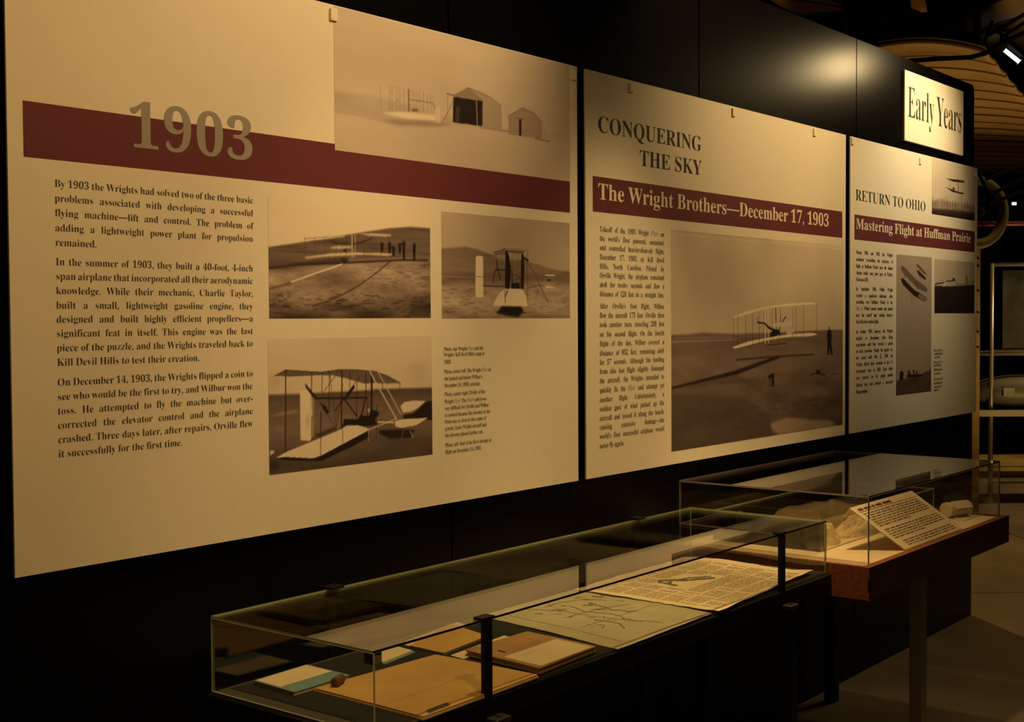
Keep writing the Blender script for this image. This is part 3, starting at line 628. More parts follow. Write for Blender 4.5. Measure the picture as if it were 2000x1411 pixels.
tp = pane(case, cx0, cx1, cy0, cy1, ct-g, ct, 'z', GM+[m_gdark]); tp.data.polygons[2].material_index = 2
e_ = .0005
for yy_ in (cy0, cy1-g):
    tp = pane(case, cx0+g, cx1-g, yy_, yy_+g, cb, ct-g-e_, 'y', GM)
    for k_ in (0, 1): tp.data.polygons[k_].material_index = 0
pane(case, cx0, cx0+g-e_, cy0, cy1, cb, ct-g-e_, 'x', GM); pane(case, cx1-g+e_, cx1, cy0, cy1, cb, ct-g-e_, 'x', GM)
for px, yb, s in ((2.035, cy0, -1), (3.352, cy0, -1), (2.06, cy1, 1), (3.34, cy1, 1)):
    y0, y1 = (yb-.014, yb-.0005) if s < 0 else (yb+.0005, yb+.014)
    w_ = .011 if s < 0 else .011
    B('upright_strap', px-w_, px+w_, y0, y1, cb-.05, ct+.004, m_blackmetal, case, bevel=.001)
    B('clamp', px-.020, px+.020, min(y0, yb-.0)+(0 if s < 0 else -.02), max(y1, yb)+(.012 if s < 0 else 0), ct+.0005, ct+.007, m_blackmetal, case, bevel=.001)
    if s < 0:
        br = B('bracket', px-.012, px+.035, yb-.045, yb-.0145, cb-.052, cb-.04, m_dimmetal, case, bevel=.002)
        B('screw', px+.006, px+.016, yb-.034, yb-.024, cb-.04, cb-.036, m_dimmetal, br)
        B('post', px-.010, px+.030, yb-.044, yb-.018, .008, cb-.052, m_blackmetal, case, bevel=.002)
        B('post_foot', px-.04, px+.06, yb-.075, yb+.02, 0, .008, m_blackmetal, case, bevel=.002)
    else:
        B('post', px-.010, px+.030, yb-.03, yb+.000, 0, cb-.05, m_blackmetal, case, bevel=.002)
mb = MB(); mb.box(cx0+g, cx0+g+.024, cy0+g, cy0+g+.004, ct-g-.024, ct-g-.001); mb.box(cx0+g, cx0+g+.004, cy0+g+.004, cy0+g+.024, ct-g-.024, ct-g-.001)
mb.tube((cx0+.018, cy0+.009, ct-.02), (cx0+.018, cy0+.022, ct-.02), .006); mb.build('corner_lock', m_lock, case, bevel=.001)

def T1(x, y, z=cb): p = onZ(x, y, z); return p[0], p[1]
def rnd(pts, r=.004, n=3):      # round the corners of an outline
    out = []; N = len(pts)
    for i in range(N):
        p = np.array(pts[i]); a = np.array(pts[i-1]); b = np.array(pts[(i+1) % N])
        pa = p+(a-p)/np.linalg.norm(a-p)*r; pb = p+(b-p)/np.linalg.norm(b-p)*r
        for t in np.linspace(0, 1, n+1): out.append(tuple((1-t)**2*pa+2*t*(1-t)*p+t*t*pb))
    return out
def quad_uv(Q, u, v): a, b, c, d = map(np.array, Q); return (a*(1-u)+b*u)*(1-v)+(d*(1-u)+c*u)*v
def inset(Q, u0, u1, v0, v1): return [tuple(quad_uv(Q, u0, v0)), tuple(quad_uv(Q, u1, v0)), tuple(quad_uv(Q, u1, v1)), tuple(quad_uv(Q, u0, v1))]
def slab(name, Q, z0, z1, m, par=None, r=.004):
    mb = MB(); mb.prism(rnd(Q, r) if r else Q, z0, z1); return mb.build(name, m, par)
def qempty(name, Q, z, label, cat, group=None):
    c_ = np.mean(np.array(Q), 0); return empty(name, (c_[0], c_[1], z), label, cat, group)
E0 = .0004
# blue and cream booklet
Q = [T1(495, 1338), T1(575, 1361), T1(684, 1327), T1(599, 1306)]
t = qempty('booklet', Q, cb, 'small booklet with a cream cover and blue stripe at the left end of the case', 'booklet')
slab('pages', inset(Q, .01, .99, .01, .99), cb+E0, cb+.007, m_page, t); slab('cover', Q, cb+.007, cb+.009, m_blue, t)
slab('cover_label', inset(Q, .03, .62, .03, .97), cb+.009, cb+.0094, m_page, t, 0)
# tan folder
Q = [T1(612, 1352), T1(827, 1409), T1(1053, 1325), T1(851, 1285)]
t = qempty('cover_board', Q, cb, 'large tan board cover lying flat in the front left of the glass case', 'book cover')
slab('lower_board', Q, cb+E0, cb+.004, m_pages, t); slab('upper_board', inset(Q, .005, .995, .005, .995), cb+.004, cb+.008, m_folder, t)
mb = MB(); P0, P1 = T1(838, 1394, cb+.008), T1(880, 1378, cb+.008); d_ = np.array([.010, .018]); mb.prism([P0, P1, tuple(np.array(P1)+d_), tuple(np.array(P0)+d_)], cb+.008, cb+.0085); mb.build('title_strip', m_deckedge, t)
# brown block on the folder
c_ = T1(661, 1338, cb+.009); t = MB(); t.lathe((c_[0]-.018, c_[1]-.006, cb+.0185), (c_[0]+.018, c_[1]+.008, cb+.0185), [(0, .007), (.06, .010), (.94, .010), (1, .007)], 16)
o = t.build('specimen', m_cork, smooth=False); o.location = (0, 0, -.0005); tag(o, 'small dark brown cylindrical block on the corner of the tan cover', 'artifact')
# small card with blue edge
Q = [T1(714, 1289), T1(752, 1300), T1(812, 1276), T1(775, 1266)]
t = qempty('card', Q, cb, 'small white card with a pale blue edge behind the tan cover', 'card')
slab('backing', Q, cb+E0, cb+.003, m_blue, t); slab('face', inset(Q, .02, .86, .02, .98), cb+.003, cb+.005, m_page, t)
# thin tan booklet behind
Q = [T1(800, 1266), T1(867, 1281), T1(952, 1247), T1(880, 1223)]
t = qempty('booklet', Q, cb, 'thin tan booklet lying behind the large tan cover and left of the front strap', 'booklet')
slab('pages', inset(Q, .01, .99, .01, .99), cb+E0, cb+.004, m_page, t); slab('cover', Q, cb+.004, cb+.006, m_folder, t)
# long pale sheet behind
Q = [T1(780, 1259), T1(800, 1264), T1(915, 1224), T1(893, 1217)]
slab('paper_sheet', Q, cb+E0, cb+.002, m_page, None); o = bpy.context.scene.objects['paper_sheet']; tag(o, 'narrow pale paper sheet showing along the back edge of the thin tan booklet', 'paper')
# notebook pile
Q = [T1(880, 1283), T1(905, 1290), T1(1005, 1250), T1(985, 1244)]
o = slab('paper_sheet', Q, cb+E0, cb+.003, m_page); tag(o, 'pale paper slip sticking out left of the brown notebook', 'paper')
Q = [T1(908, 1284), T1(1055, 1321), T1(1165, 1277), T1(1030, 1247)]
t = qempty('notebook', Q, cb, 'brown notebook with a cream page on its cover right of the front strap', 'notebook')
slab('back_cover', Q, cb+E0+.003, cb+.007, m_folder2, t); slab('page_block', inset(Q, .01, .985, .015, .985), cb+.007, cb+.014, m_pages, t); slab('front_cover', inset(Q, 0, 1, 0, 1), cb+.014, cb+.017, m_folder2, t)
slab('cover_page', inset(Q, .48, .98, .06, .94), cb+.017, cb+.0178, m_page, t, .002)
mb = MB(); a_ = quad_uv(Q, .33, .2); mb.prism([(a_[0]-.004, a_[1]-.012), (a_[0]+.003, a_[1]-.012), (a_[0]+.005, a_[1]+.012), (a_[0]-.002, a_[1]+.010)], cb+.017, cb+.0176); mb.build('ink_spot', m_ink, t)
# drawn sheet
def sheet(name, Q, z, m, label, cat, amp, seed, curl=None, nu=26, nv=16, thick=.0016, ragged=.002):
    r_ = random.Random(seed); root = qempty(name, Q, z, label, cat)
    top = []; jit = [[r_.uniform(-1, 1)*ragged for _ in range(2)] for _ in range((nu+1)*(nv+1))]
    def H(u, v):
        h = amp*(.5+.5*math.sin(u*9+seed)*math.cos(v*6+seed*2))
        if curl: h += curl(u, v)
        return h
    mb = MB(); vs = []
    for j in range(nv+1):
        for i in range(nu+1):
            p = quad_uv(Q, i/nu, j/nv); e = jit[j*(nu+1)+i] if (i in (0, nu) or j in (0, nv)) else (0, 0)
            vs.append((p[0]+e[0], p[1]+e[1], z+thick+H(i/nu, j/nv)))
    n = len(vs); vs += [(x, y, zz-thick*.9) for x, y, zz in vs]
    fs = []; W1 = nu+1
    for j in range(nv):
        for i in range(nu):
            a = j*W1+i; fs.append((a, a+1, a+1+W1, a+W1)); fs.append((a+n, a+W1+n, a+1+W1+n, a+1+n))
    ring = [i for i in range(W1)]+[j*W1+nu for j in range(1, nv+1)]+[nv*W1+i for i in range(nu-1, -1, -1)]+[j*W1 for j in range(nv-1, 0, -1)]
    for k in range(len(ring)): a, b = ring[k], ring[(k+1) % len(ring)]; fs.append((a, a+n, b+n, b))
    mb.add(vs, fs); mb.build('paper', m, root, smooth=False)
    def at(u, v, dz=.0006): p = quad_uv(Q, u, v); return (p[0], p[1], z+thick+H(u, v)+dz)
    return root, at
def mark(mb, at, u0, v0, u1, v1):      # flat print patch following the sheet
    n = 1+int(abs(u1-u0)/.04); m2 = 1+int(abs(v1-v0)/.06)
    for i in range(n):
        for j in range(m2):
            a = u0+(u1-u0)*i/n; b = u0+(u1-u0)*(i+1)/n; c = v0+(v1-v0)*j/m2; d = v0+(v1-v0)*(j+1)/m2
            mb.add([at(a, c), at(b, c), at(b, d), at(a, d)], [(0, 1, 2, 3)])
def scrawl(mb, at, pts, wd):
    q = [pts[0]]; rw = random.Random(int(pts[0][0]*1000)+7)
    for (u0, v0), (u1, v1) in zip(pts[:-1], pts[1:]):
        L = math.hypot(u1-u0, v1-v0); k = max(1, int(L/.02))
        for i in range(1, k+1): q.append((u0+(u1-u0)*i/k+(rw.uniform(-.006, .006) if wd > .0017 else 0), v0+(v1-v0)*i/k+(rw.uniform(-.012, .012) if wd > .0017 else 0)))
    pts = q
    for (u0, v0), (u1, v1) in zip(pts[:-1], pts[1:]):
        du, dv = u1-u0, v1-v0; L = math.hypot(du, dv)+1e-6; nx, ny = -dv/L*wd, du/L*wd
        mb.add([at(u0+nx, v0+ny), at(u0-nx, v0-ny), at(u1-nx, v1-ny), at(u1+nx, v1+ny)], [(0, 1, 2, 3)])
Q = [T1(940, 1205), T1(1207, 1271), T1(1392, 1200), T1(1135, 1150)]
root, at = sheet('drawing_sheet', Q, cb+.0004, m_map, 'large grey-green drawing sheet with faded pencil lines and ragged edges in the glass case', 'drawing', .002, 3)
mb = MB(); r_ = random.Random(5)
for pts, wd in (([(.1, .3), (.3, .42), (.5, .45), (.9, .6)], .003), ([(.25, .55), (.4, .5), (.55, .58), (.75, .52)], .005), ([(.3, .7), (.5, .66), (.62, .72)], .007), ([(.15, .5), (.22, .75), (.35, .82)], .003),
                ([(.4, .3), (.42, .6), (.5, .85)], .003), ([(.55, .4), (.7, .42), (.8, .36)], .006), ([(.3, .62), (.34, .66), (.3, .7)], .012), ([(.2, .85), (.26, .87), (.24, .92)], .012), ([(.05, .55), (.12, .5)], .004), ([(.6, .2), (.62, .9)], .0016), ([(.05, .12), (.95, .14)], .0016)):
    scrawl(mb, at, pts, wd)
for k in range(24):
    u, v = r_.uniform(.08, .8), r_.uniform(.25, .9); scrawl(mb, at, [(u, v), (u+r_.uniform(-.06, .06), v+r_.uniform(-.04, .04)), (u+r_.uniform(-.05, .08), v+r_.uniform(-.06, .06))], r_.uniform(.0012, .004))
tag(mb.build('pencil_marks', m_pencil, root), kind='stuff')
# newspaper
Q = [T1(1122, 1153, cb+.004), T1(1403, 1197, cb+.004), T1(1587, 1120, cb+.004), T1(1338, 1091, cb+.004)]
root, at = sheet('newspaper', Q, cb+.0046, m_news, 'yellowed newspaper front page with a printed eagle at the right end of the glass case', 'newspaper', .002, 8, lambda u, v: .012*max(0, v-.8)/.2*max(0, .6-abs(u-.3))+.006*max(0, u-.85)/.15*v, ragged=.004)
mb = MB(); r_ = random.Random(9)
cols = [(.04+i*.135, .04+i*.135+.118) for i in range(7)]
for (a_, b_) in cols:
    v = .05
    while v < .93:
        if not (.30 < a_ < .50 and .30 < v < .62) and r_.random() > .12:
            u = a_
            while u < b_-.01:
                l = r_.uniform(.012, .045); mark(mb, at, u, v, min(u+l, b_), v+.012); u += l+.008
        v += .021
mb.build('column_print', m_newsink, root)
mb = MB(); scrawl(mb, at, [(.30, .40), (.34, .46), (.40, .45), (.44, .50), (.54, .60)], .020); scrawl(mb, at, [(.36, .45), (.40, .54), (.50, .62)], .016); scrawl(mb, at, [(.28, .42), (.33, .36), (.38, .36), (.36, .42)], .012); scrawl(mb, at, [(.37, .38), (.46, .34)], .014)
mb.build('printed_eagle', m_pencil, root)

# ================================================================= WOODEN CASE
wx0, wx1, wy0, wy1, wz0, wz1 = 3.678, 4.968, 1.574, 2.288, .690, .790; th = .024
wc = empty('wooden_display_case', (wx0, wy0, 0), 'cherry wood tray case with a clear acrylic cover, farther of the two cases', 'display case', 'display cases along the wall')
def rail_front():   # front rail with finger joints at the near corner
    mb = MB(); mb.box(wx0+.0, wx1, wy0, wy0+th, wz0, wz1); return mb.build('rail', m_wood, wc, bevel=.002)
mb = MB(); mb.box(wx0+th, wx1-th, wy0, wy0+th, wz0, wz1)          # front rail; its fingers
for a_, b_ in ((wz0, wz0+.022), (wz0+.062, wz1)): mb.box(wx0, wx0+th, wy0, wy0+th, a_, b_)
mb.box(wx1-th, wx1, wy0, wy0+th, wz0, wz1); mb.build('rail', m_wood, wc)
mb = MB(); mb.box(wx0, wx0+th, wy0+th, wy1, wz0, wz1); mb.box(wx0, wx0+th, wy0+.005, wy0+th, wz0+.0225, wz0+.0615); mb.build('rail', m_wood, wc)
B('rail', wx0+th, wx1-th, wy1-th, wy1, wz0, wz1, m_wood, wc); B('rail', wx1-th, wx1, wy0+th, wy1, wz0, wz1, m_wood, wc)
B('base_board', wx0+th, wx1-th, wy0+th, wy1-th, wz0+.01, wz1-.012, m_wood, wc)
wd = wz1-.006; B('deck_cloth', wx0+th+.001, wx1-th-.001, wy0+th+.001, wy1-th-.001, wz1-.012, wd, m_linen, wc)
AM = [m_acr, m_aedge]; ax0, ax1, ay0, ay1, at_ = 3.738, 4.948, 1.604, 2.270, .996; g2 = .005; ab = wz1+.0005
ay0 = wy0+.028; 
pane(wc, ax0, ax1, ay0, ay1, at_-g2, at_, 'z', AM, 'acrylic_pane')
pane(wc, ax0+g2, ax1-g2, ay0, ay0+g2, wd, at_-g2-e_, 'y', AM, 'acrylic_pane'); pane(wc, ax0+g2, ax1-g2, ay1-g2, ay1, ab, at_-g2-e_, 'y', AM, 'acrylic_pane')
pane(wc, ax0, ax0+g2-e_, ay0, ay1, wd, at_-g2-e_, 'x', AM, 'acrylic_pane'); pane(wc, ax1-g2+e_, ax1, ay0, ay1, ab, at_-g2-e_, 'x', AM, 'acrylic_pane')
for lx, ly, m_ in ((4.232, wy0+.05, m_greymetal), (3.80, wy1-.09, m_blackmetal), (4.80, wy1-.09, m_blackmetal)):  # rear legs take black so their colour stands in for the shade there
    B('leg', lx, lx+.045, ly, ly+.045, .008 if m_ is m_greymetal else 0, wz0, m_, wc, bevel=.003)
    if m_ is m_greymetal: B('leg_foot', lx-.03, lx+.075, ly-.03, ly+.075, 0, .008, m_, wc, bevel=.002)

# inner box
ix0, ix1, iy0, iy1, ih = 3.86, 4.846, 1.815, 2.21, .103; g3 = .003
ib = empty('inner_acrylic_box', (ix0, iy0, wd), 'small clear acrylic box over the fabric pieces inside the wooden case', 'box')
e3 = wd+E0
pane(ib, ix0, ix1, iy0, iy1, wd+ih-g3, wd+ih, 'z', [m_acr, m_gedge], 'acrylic_pane')
pane(ib, ix0+g3, ix1-g3, iy0, iy0+g3, e3, wd+ih-g3-e_, 'y', [m_acr, m_gedge], 'acrylic_pane'); pane(ib, ix0+g3, ix1-g3, iy1-g3, iy1, e3, wd+ih-g3-e_, 'y', [m_acr, m_gedge], 'acrylic_pane')
pane(ib, ix0, ix0+g3-e_, iy0, iy1, e3, wd+ih-g3-e_, 'x', [m_acr, m_gedge], 'acrylic_pane'); pane(ib, ix1-g3+e_, ix1, iy0, iy1, e3, wd+ih-g3-e_, 'x', [m_acr, m_gedge], 'acrylic_pane')

# crumpled fabric: height field over an outline
def heap(name, cx, cy, rx, ry, h, m, label, cat, seed, n=60, rot=0, fold=3, flat=.5):
    n1 = fnoise(n, n, n/2.5, n/2.5, seed); n2 = fnoise(n, n, n/7, n/4, seed+1)
    vs = []; fs = []; ca, sa = math.cos(rot), math.sin(rot)
    for j in range(n):
        for i in range(n):
            u = i/(n-1)*2-1; v = j/(n-1)*2-1
            # map square to disc
            X = u*math.sqrt(1-v*v/2); Y = v*math.sqrt(1-u*u/2); r = min(1, math.hypot(X, Y)); wob = 1+.16*n1[j, i]*2
            prof = (1-r**2)**flat if r < 1 else 0
            z = h*prof*(.72+.9*n1[j, i]+.55*abs(n2[j, i])*fold*.4+.10*math.sin((X*2.2+Y*3)*fold+n1[j, i]*9))
            x, y = X*rx*wob, Y*ry*wob
            vs.append((x*ca-y*sa+cx, x*sa+y*ca+cy, e3+.0006+.088*math.tanh(max(0, z)/.088)))
    for j in range(n-1):
        for i in range(n-1): a = j*n+i; fs.append((a, a+1, a+1+n, a+n))
    k = len(vs); ring = [i for i in range(n)]+[j*n+n-1 for j in range(1, n)]+[(n-1)*n+i for i in range(n-2, -1, -1)]+[j*n for j in range(n-2, 0, -1)]
    vs += [(vs[r_][0], vs[r_][1], e3+.0001) for r_ in ring]
    for q in range(len(ring)): a, b = ring[q], ring[(q+1) % len(ring)]; fs.append((b, a, k+q, k+(q+1) % len(ring)))
    fs.append(tuple(range(k+len(ring)-1, k-1, -1)))
    mb = MB(); mb.add(vs, fs); o = mb.build(name, m, smooth=True); return tag(o, label, cat, 'fabric pieces in the wooden case' if cat == 'fabric' else None)
heap('fabric_bundle', 4.39, 2.085, .40, .105, .100, m_cloth, 'large folded khaki fabric piece at the back of the wooden case', 'fabric', 5, fold=4, flat=.7)
heap('fabric_bundle', 4.005, 1.920, .125, .092, .105, m_cloth2, 'crumpled cream muslin roll at the left front of the wooden case', 'fabric', 17, rot=.0, fold=7, flat=.75)
heap('fabric_bundle', 4.31, 1.880, .170, .055, .082, m_cloth2, 'rolled cream cloth behind the reader sign in the wooden case', 'fabric', 29, rot=.0, fold=3, flat=.7)
heap('wood_fragment', 4.775, 1.93, .050, .040, .055, m_cloth2, 'small tan wooden fragment at the right end of the inner acrylic box', 'artifact', 41, fold=2, flat=.35)
# spoked ring
mb = MB(); rc = Vector((3.935, 2.15, wd+.0005)); R_ = .044
ring = [(rc.x+R_*math.cos(t), rc.y+.012*math.cos(t), rc.z+.048+R_*math.sin(t)) for t in np.linspace(0, 2*math.pi, 33)]
mb.path(ring, .0035, 8); o = tag(empty('spoked_wheel', rc, 'small pale spoked wheel standing behind the muslin roll', 'wheel'))
mb.build('rim', m_cloth2, o, smooth=True)
for k in range(4):
    t_ = k*math.pi/4; s_ = MB(); a_ = Vector((rc.x+R_*math.cos(t_), rc.y+.012*math.cos(t_), rc.z+.048+R_*math.sin(t_))); b_ = Vector((rc.x-R_*math.cos(t_), rc.y-.012*math.cos(t_), rc.z+.048-R_*math.sin(t_))); s_.tube(a_.lerp(b_, .03), b_.lerp(a_, .03), .0015, n=6); s_.build('spoke', m_cloth2, o)

# reader sign: bent acrylic easel with printed face, bottom edge at the front
bl = onZ(1768, 1074.6, wd+.003); br_ = onZ(1870, 1032.5, wd+.003)
tl = np.array(bl); 
def raise_pt(px, py, base):  # intersect the ray with the vertical plane parallel to the wall set back from base
    return onY(px, py, base[1]+.135)
tl = raise_pt(1659, 990.5, bl); tr = raise_pt(1771, 960, br_)
BL, BR, TL, TR = map(Vector, (bl, br_, tl, tr)); BR.y = BL.y; TR.y = TL.y; zz = (TL.z+TR.z)/2; TL.z = TR.z = zz; BR.z = BL.z = wd+.003
nrm = (BR-BL).cross(TL-BL).normalized()
rs = empty('reader_sign', (BL.x, BL.y, wd), 'slanted cream reader sign of dense print at the front of the wooden case', 'sign')
mb = MB(); tk = nrm*.003; mb.hexa([BL-tk, BR-tk, TR-tk, TL-tk, BL, BR, TR, TL]); mb.build('face', m_page, rs)
mb = MB(); bk = Vector((0, .018, -.030)); mb.hexa([TL+bk-tk, TR+bk-tk, TR-tk*1.01, TL-tk*1.01, TL+bk, TR+bk, TR, TL])
mb.build('folded_lip', m_page, rs)
def SG(u, v): p = TL.lerp(TR, u).lerp(BL.lerp(BR, u), v)+nrm*.0008; return p
mb = MB(); r_ = random.Random(4)
for i in range(17):
    v = .17+i*.047
    if i in (7, 13): continue
    end = .93 if i not in (6, 12) else .55
    u = .06+(.05 if i > 13 else 0)
    while u < end:
        l = r_.uniform(.025, .085); mb.add([SG(u, v+.022), SG(min(u+l, end+.01), v+.022), SG(min(u+l, end+.01), v), SG(u, v)], [(0, 1, 2, 3)]); u += l+.016
mb.build('body_print', m_signink, rs)
mb = MB(); mb.add([SG(.05, .135), SG(.95, .135), SG(.95, .128), SG(.05, .128)], [(0, 1, 2, 3)])
u = .06
for l in (.07, .1, .04, .09, .13): mb.add([SG(u, .105), SG(u+l, .105), SG(u+l, .06), SG(u, .06)], [(0, 1, 2, 3)]); u += l+.02
mb.build('heading_print', m_strut, rs)

# ivory spool on a small card
sc_ = onZ(1882, 1012, wd); sp = empty('spool', (sc_[0], sc_[1], wd), 'small ivory spool lying on a card at the right end of the wooden case', 'spool')
ax = Vector((.95, -.34, 0)).normalized(); c0 = Vector((sc_[0]-.005, sc_[1]+.025, wd+.0325))
B('card', sc_[0]-.07, sc_[0]+.075, sc_[1]-.03, sc_[1]+.055, e3, wd+.003, m_white, sp)
mb = MB(); mb.lathe(c0-ax*.062, c0+ax*.062, [(0, .020), (.02, .029), (.12, .029), (.14, .026), (.86, .026), (.88, .029), (.98, .029), (1, .020)], 12); mb.build('barrel', m_white, sp)
mb = MB(); mb.box(c0.x-.03, c0.x+.03, c0.y-.012, c0.y+.012, wd+.003, wd+.008); mb.build('rest', m_white, sp)
mb = MB(); q0 = c0+Vector((0, 0, .0)); mb.hexa([q0-ax*.045+Vector((0, -.034, .004)), q0+ax*.045+Vector((0, -.034, .004)), q0+ax*.045+Vector((0, -.006, .024)), q0-ax*.045+Vector((0, -.006, .024)), q0-ax*.045+Vector((0, -.035, .007)), q0+ax*.045+Vector((0, -.035, .007)), q0+ax*.045+Vector((0, -.006, .031)), q0-ax*.045+Vector((0, -.006, .031))]); mb.build('paper_flap', m_white, sp)

# ================================================================= BACKGROUND
# --- tube stand with a bomb casing
D0 = 10.6
def V(x, y, d=D0): return Vector(atD(x, y, d))
bp = V(1937, 515); lat = Vector((rt[0], rt[1], 0)).normalized(); fwd = Vector((fw[0], fw[1], 0)).normalized()
ux = lat
pp = Vector((bp.x, bp.y, 0))
ts = empty('tube_stand', pp, 'pale metal tube stand behind the end of the black wall', 'stand')
def zat(y, d=D0): return V(1950, y, d).z
def along(px, y=700, d=D0): w_ = V(px, y, d); return Vector((w_.x, w_.y, 0))
L_ = 1.3
Ptop = zat(515)
mb = MB(); mb.tube(pp, pp+Vector((0, 0, Ptop)), .019); mb.build('post', m_alu, ts, smooth=True)
mb = MB(); q_ = pp+ux*L_; mb.tube(q_, q_+Vector((0, 0, Ptop)), .019); mb.build('post', m_alu, ts, smooth=True)
q_ = along(1916)+fwd*.3
mb = MB(); mb.tube(q_, q_+Vector((0, 0, zat(690))), .02); mb.build('post', m_alu, ts, smooth=True)
for y, r_, dx0 in ((517, .016, 0), (692, .014, -.14), (686, .009, -.10)):
    mb = MB(); z_ = zat(y); mb.tube(pp+ux*dx0+Vector((0, 0, z_)), pp+ux*L_+Vector((0, 0, z_)), r_); mb.build('cross_bar', m_alu, ts, smooth=True)
zs = zat(813); mb = MB(); a_ = pp-ux*.14-fwd*.10; b_ = pp+ux*L_-fwd*.10; f2 = fwd*.45; hh = Vector((0, 0, .05))
mb.hexa([a_+Vector((0, 0, zs)), b_+Vector((0, 0, zs)), b_+f2+Vector((0, 0, zs)), a_+f2+Vector((0, 0, zs)), a_+Vector((0, 0, zs+.05)), b_+Vector((0, 0, zs+.05)), b_+f2+Vector((0, 0, zs+.05)), a_+f2+Vector((0, 0, zs+.05))]); mb.build('shelf', m_alu, ts)
mb = MB(); z_ = zat(945); mb.tube(pp+Vector((0, 0, z_)), pp+ux*L_+Vector((0, 0, z_)), .008); mb.build('cross_bar', m_alu, ts, smooth=True)
mb = MB(); a_ = pp+ux*.10+fwd*.02; b_ = pp+ux*(L_-.05)+fwd*.02; za, zb = zat(683), zat(528); f2 = fwd*.02
mb.hexa([a_+Vector((0, 0, za)), b_+Vector((0, 0, za)), b_+f2+Vector((0, 0, za)), a_+f2+Vector((0, 0, za)), a_+Vector((0, 0, zb)), b_+Vector((0, 0, zb)), b_+f2+Vector((0, 0, zb)), a_+f2+Vector((0, 0, zb))])
mb.build('back_panel', mat('dark_grey_photo_panel', (.05, .05, .04), .35, noise=(5, .6)), ts)
bc = along(1975)+fwd*.12; zc_ = zs+.05+.145
a_ = bc-ux*.30+Vector((0, 0, zc_)); b_ = bc+ux*1.1+Vector((0, 0, zc_))
bm = empty('bomb_casing', (bc.x, bc.y, zs+.05), 'dull grey rounded bomb casing on the shelf of the tube stand', 'bomb casing')
mb = MB(); mb.lathe(a_, b_, [(0, .02), (.02, .055), (.06, .090), (.12, .118), (.2, .135), (.32, .142), (.6, .142), (.8, .11), (1, .05)], 32); mb.build('body', m_bomb, bm, smooth=True)
lb = V(1963, 738, 10.45); mb = MB(); n_ = -fwd*.004
lc = Vector((bc.x, bc.y, zc_))-fwd*.1455; q = [lc-ux*.07+Vector((0, 0, -.035)), lc+ux*.02+Vector((0, 0, -.035)), lc+ux*.02+Vector((0, 0, .035)), lc-ux*.07+Vector((0, 0, .035))]
mb.hexa([q[0]+fwd*.012, q[1]+fwd*.012, q[2]+fwd*.012, q[3]+fwd*.012, q[0], q[1], q[2], q[3]]); mb.build('label_plate', m_label, bm)
for s_ in (-.12, .7): 
    mb = MB(); c_ = bc+ux*s_; mb.hexa([c_-ux*.02-fwd*.1+Vector((0, 0, zs+.0505)), c_+ux*.02-fwd*.1+Vector((0, 0, zs+.0505)), c_+ux*.02+fwd*.1+Vector((0, 0, zs+.0505)), c_-ux*.02+fwd*.1+Vector((0, 0, zs+.0505)), c_-ux*.02-fwd*.08+Vector((0, 0, zs+.085)), c_+ux*.02-fwd*.08+Vector((0, 0, zs+.085)), c_+ux*.02+fwd*.08+Vector((0, 0, zs+.085)), c_-ux*.02+fwd*.08+Vector((0, 0, zs+.085))]); mb.build('cradle', m_dimmetal, bm)
# --- tan upright board with dark marks
tb = Vector(onZ(1909, 900, 0)); tb = along(1910, 700, 9.6); tr_ = empty('upright_board', tb, 'narrow tan upright board with dark bolt marks right beside the wall end', 'board')
zt_ = zat(487, 9.6); mb = MB(); a_ = tb-ux*.05; b_ = tb+ux*.014
mb.hexa([a_, b_, b_+fwd*.02, a_+fwd*.02]+[p+Vector((0, 0, zt_)) for p in (a_, b_, b_+fwd*.02, a_+fwd*.02)]); mb.build('plank', m_tan, tr_)
for y in (505, 520, 568, 610, 648, 678):
    mb = MB(); p = tb-ux*.002+Vector((0, 0, zat(y, 9.6)))-fwd*.001; mb.tube(p-fwd*.003, p+fwd*.002, .008, n=10); mb.build('bolt', m_dark, tr_)
# --- low yellow platform behind the case
py_ = along(1940, 950, 12.3); pz = zat(903, 12.3)
pf = empty('low_platform', py_, 'low yellowish platform in the distance behind the wooden case', 'platform')
for za, zb, o1 in ((pz-.05, pz, 0), (pz*.45, pz*.45+.05, -.05)):
    mb = MB(); a_ = py_+ux*(-.35+o1)+Vector((0, 0, za)); b_ = py_+ux*1.6+Vector((0, 0, za)); hv = Vector((0, 0, zb-za)); ff = fwd*.7
    mb.hexa([a_, b_, b_+ff, a_+ff, a_+hv, b_+hv, b_+ff+hv, a_+ff+hv]); mb.build('deck_board', m_yellow, pf)
mb = MB(); a_ = py_+ux*-.3+fwd*.1; b_ = py_+ux*1.5+fwd*.1; ff = fwd*.5; hv = Vector((0, 0, pz*.45)); mb.hexa([a_, b_, b_+ff, a_+ff, a_+hv, b_+hv, b_+ff+hv, a_+ff+hv]); mb.build('base', m_yellow, pf)
mb = MB(); hv2 = Vector((0, 0, pz-.05)); a_ = a_+ff*.3; b_ = b_+ff*.3; mb.hexa([a_+hv, b_+hv, b_+ff*.5+hv, a_+ff*.5+hv, a_+hv2, b_+hv2, b_+ff*.5+hv2, a_+ff*.5+hv2]); mb.build('riser', m_dark, pf)

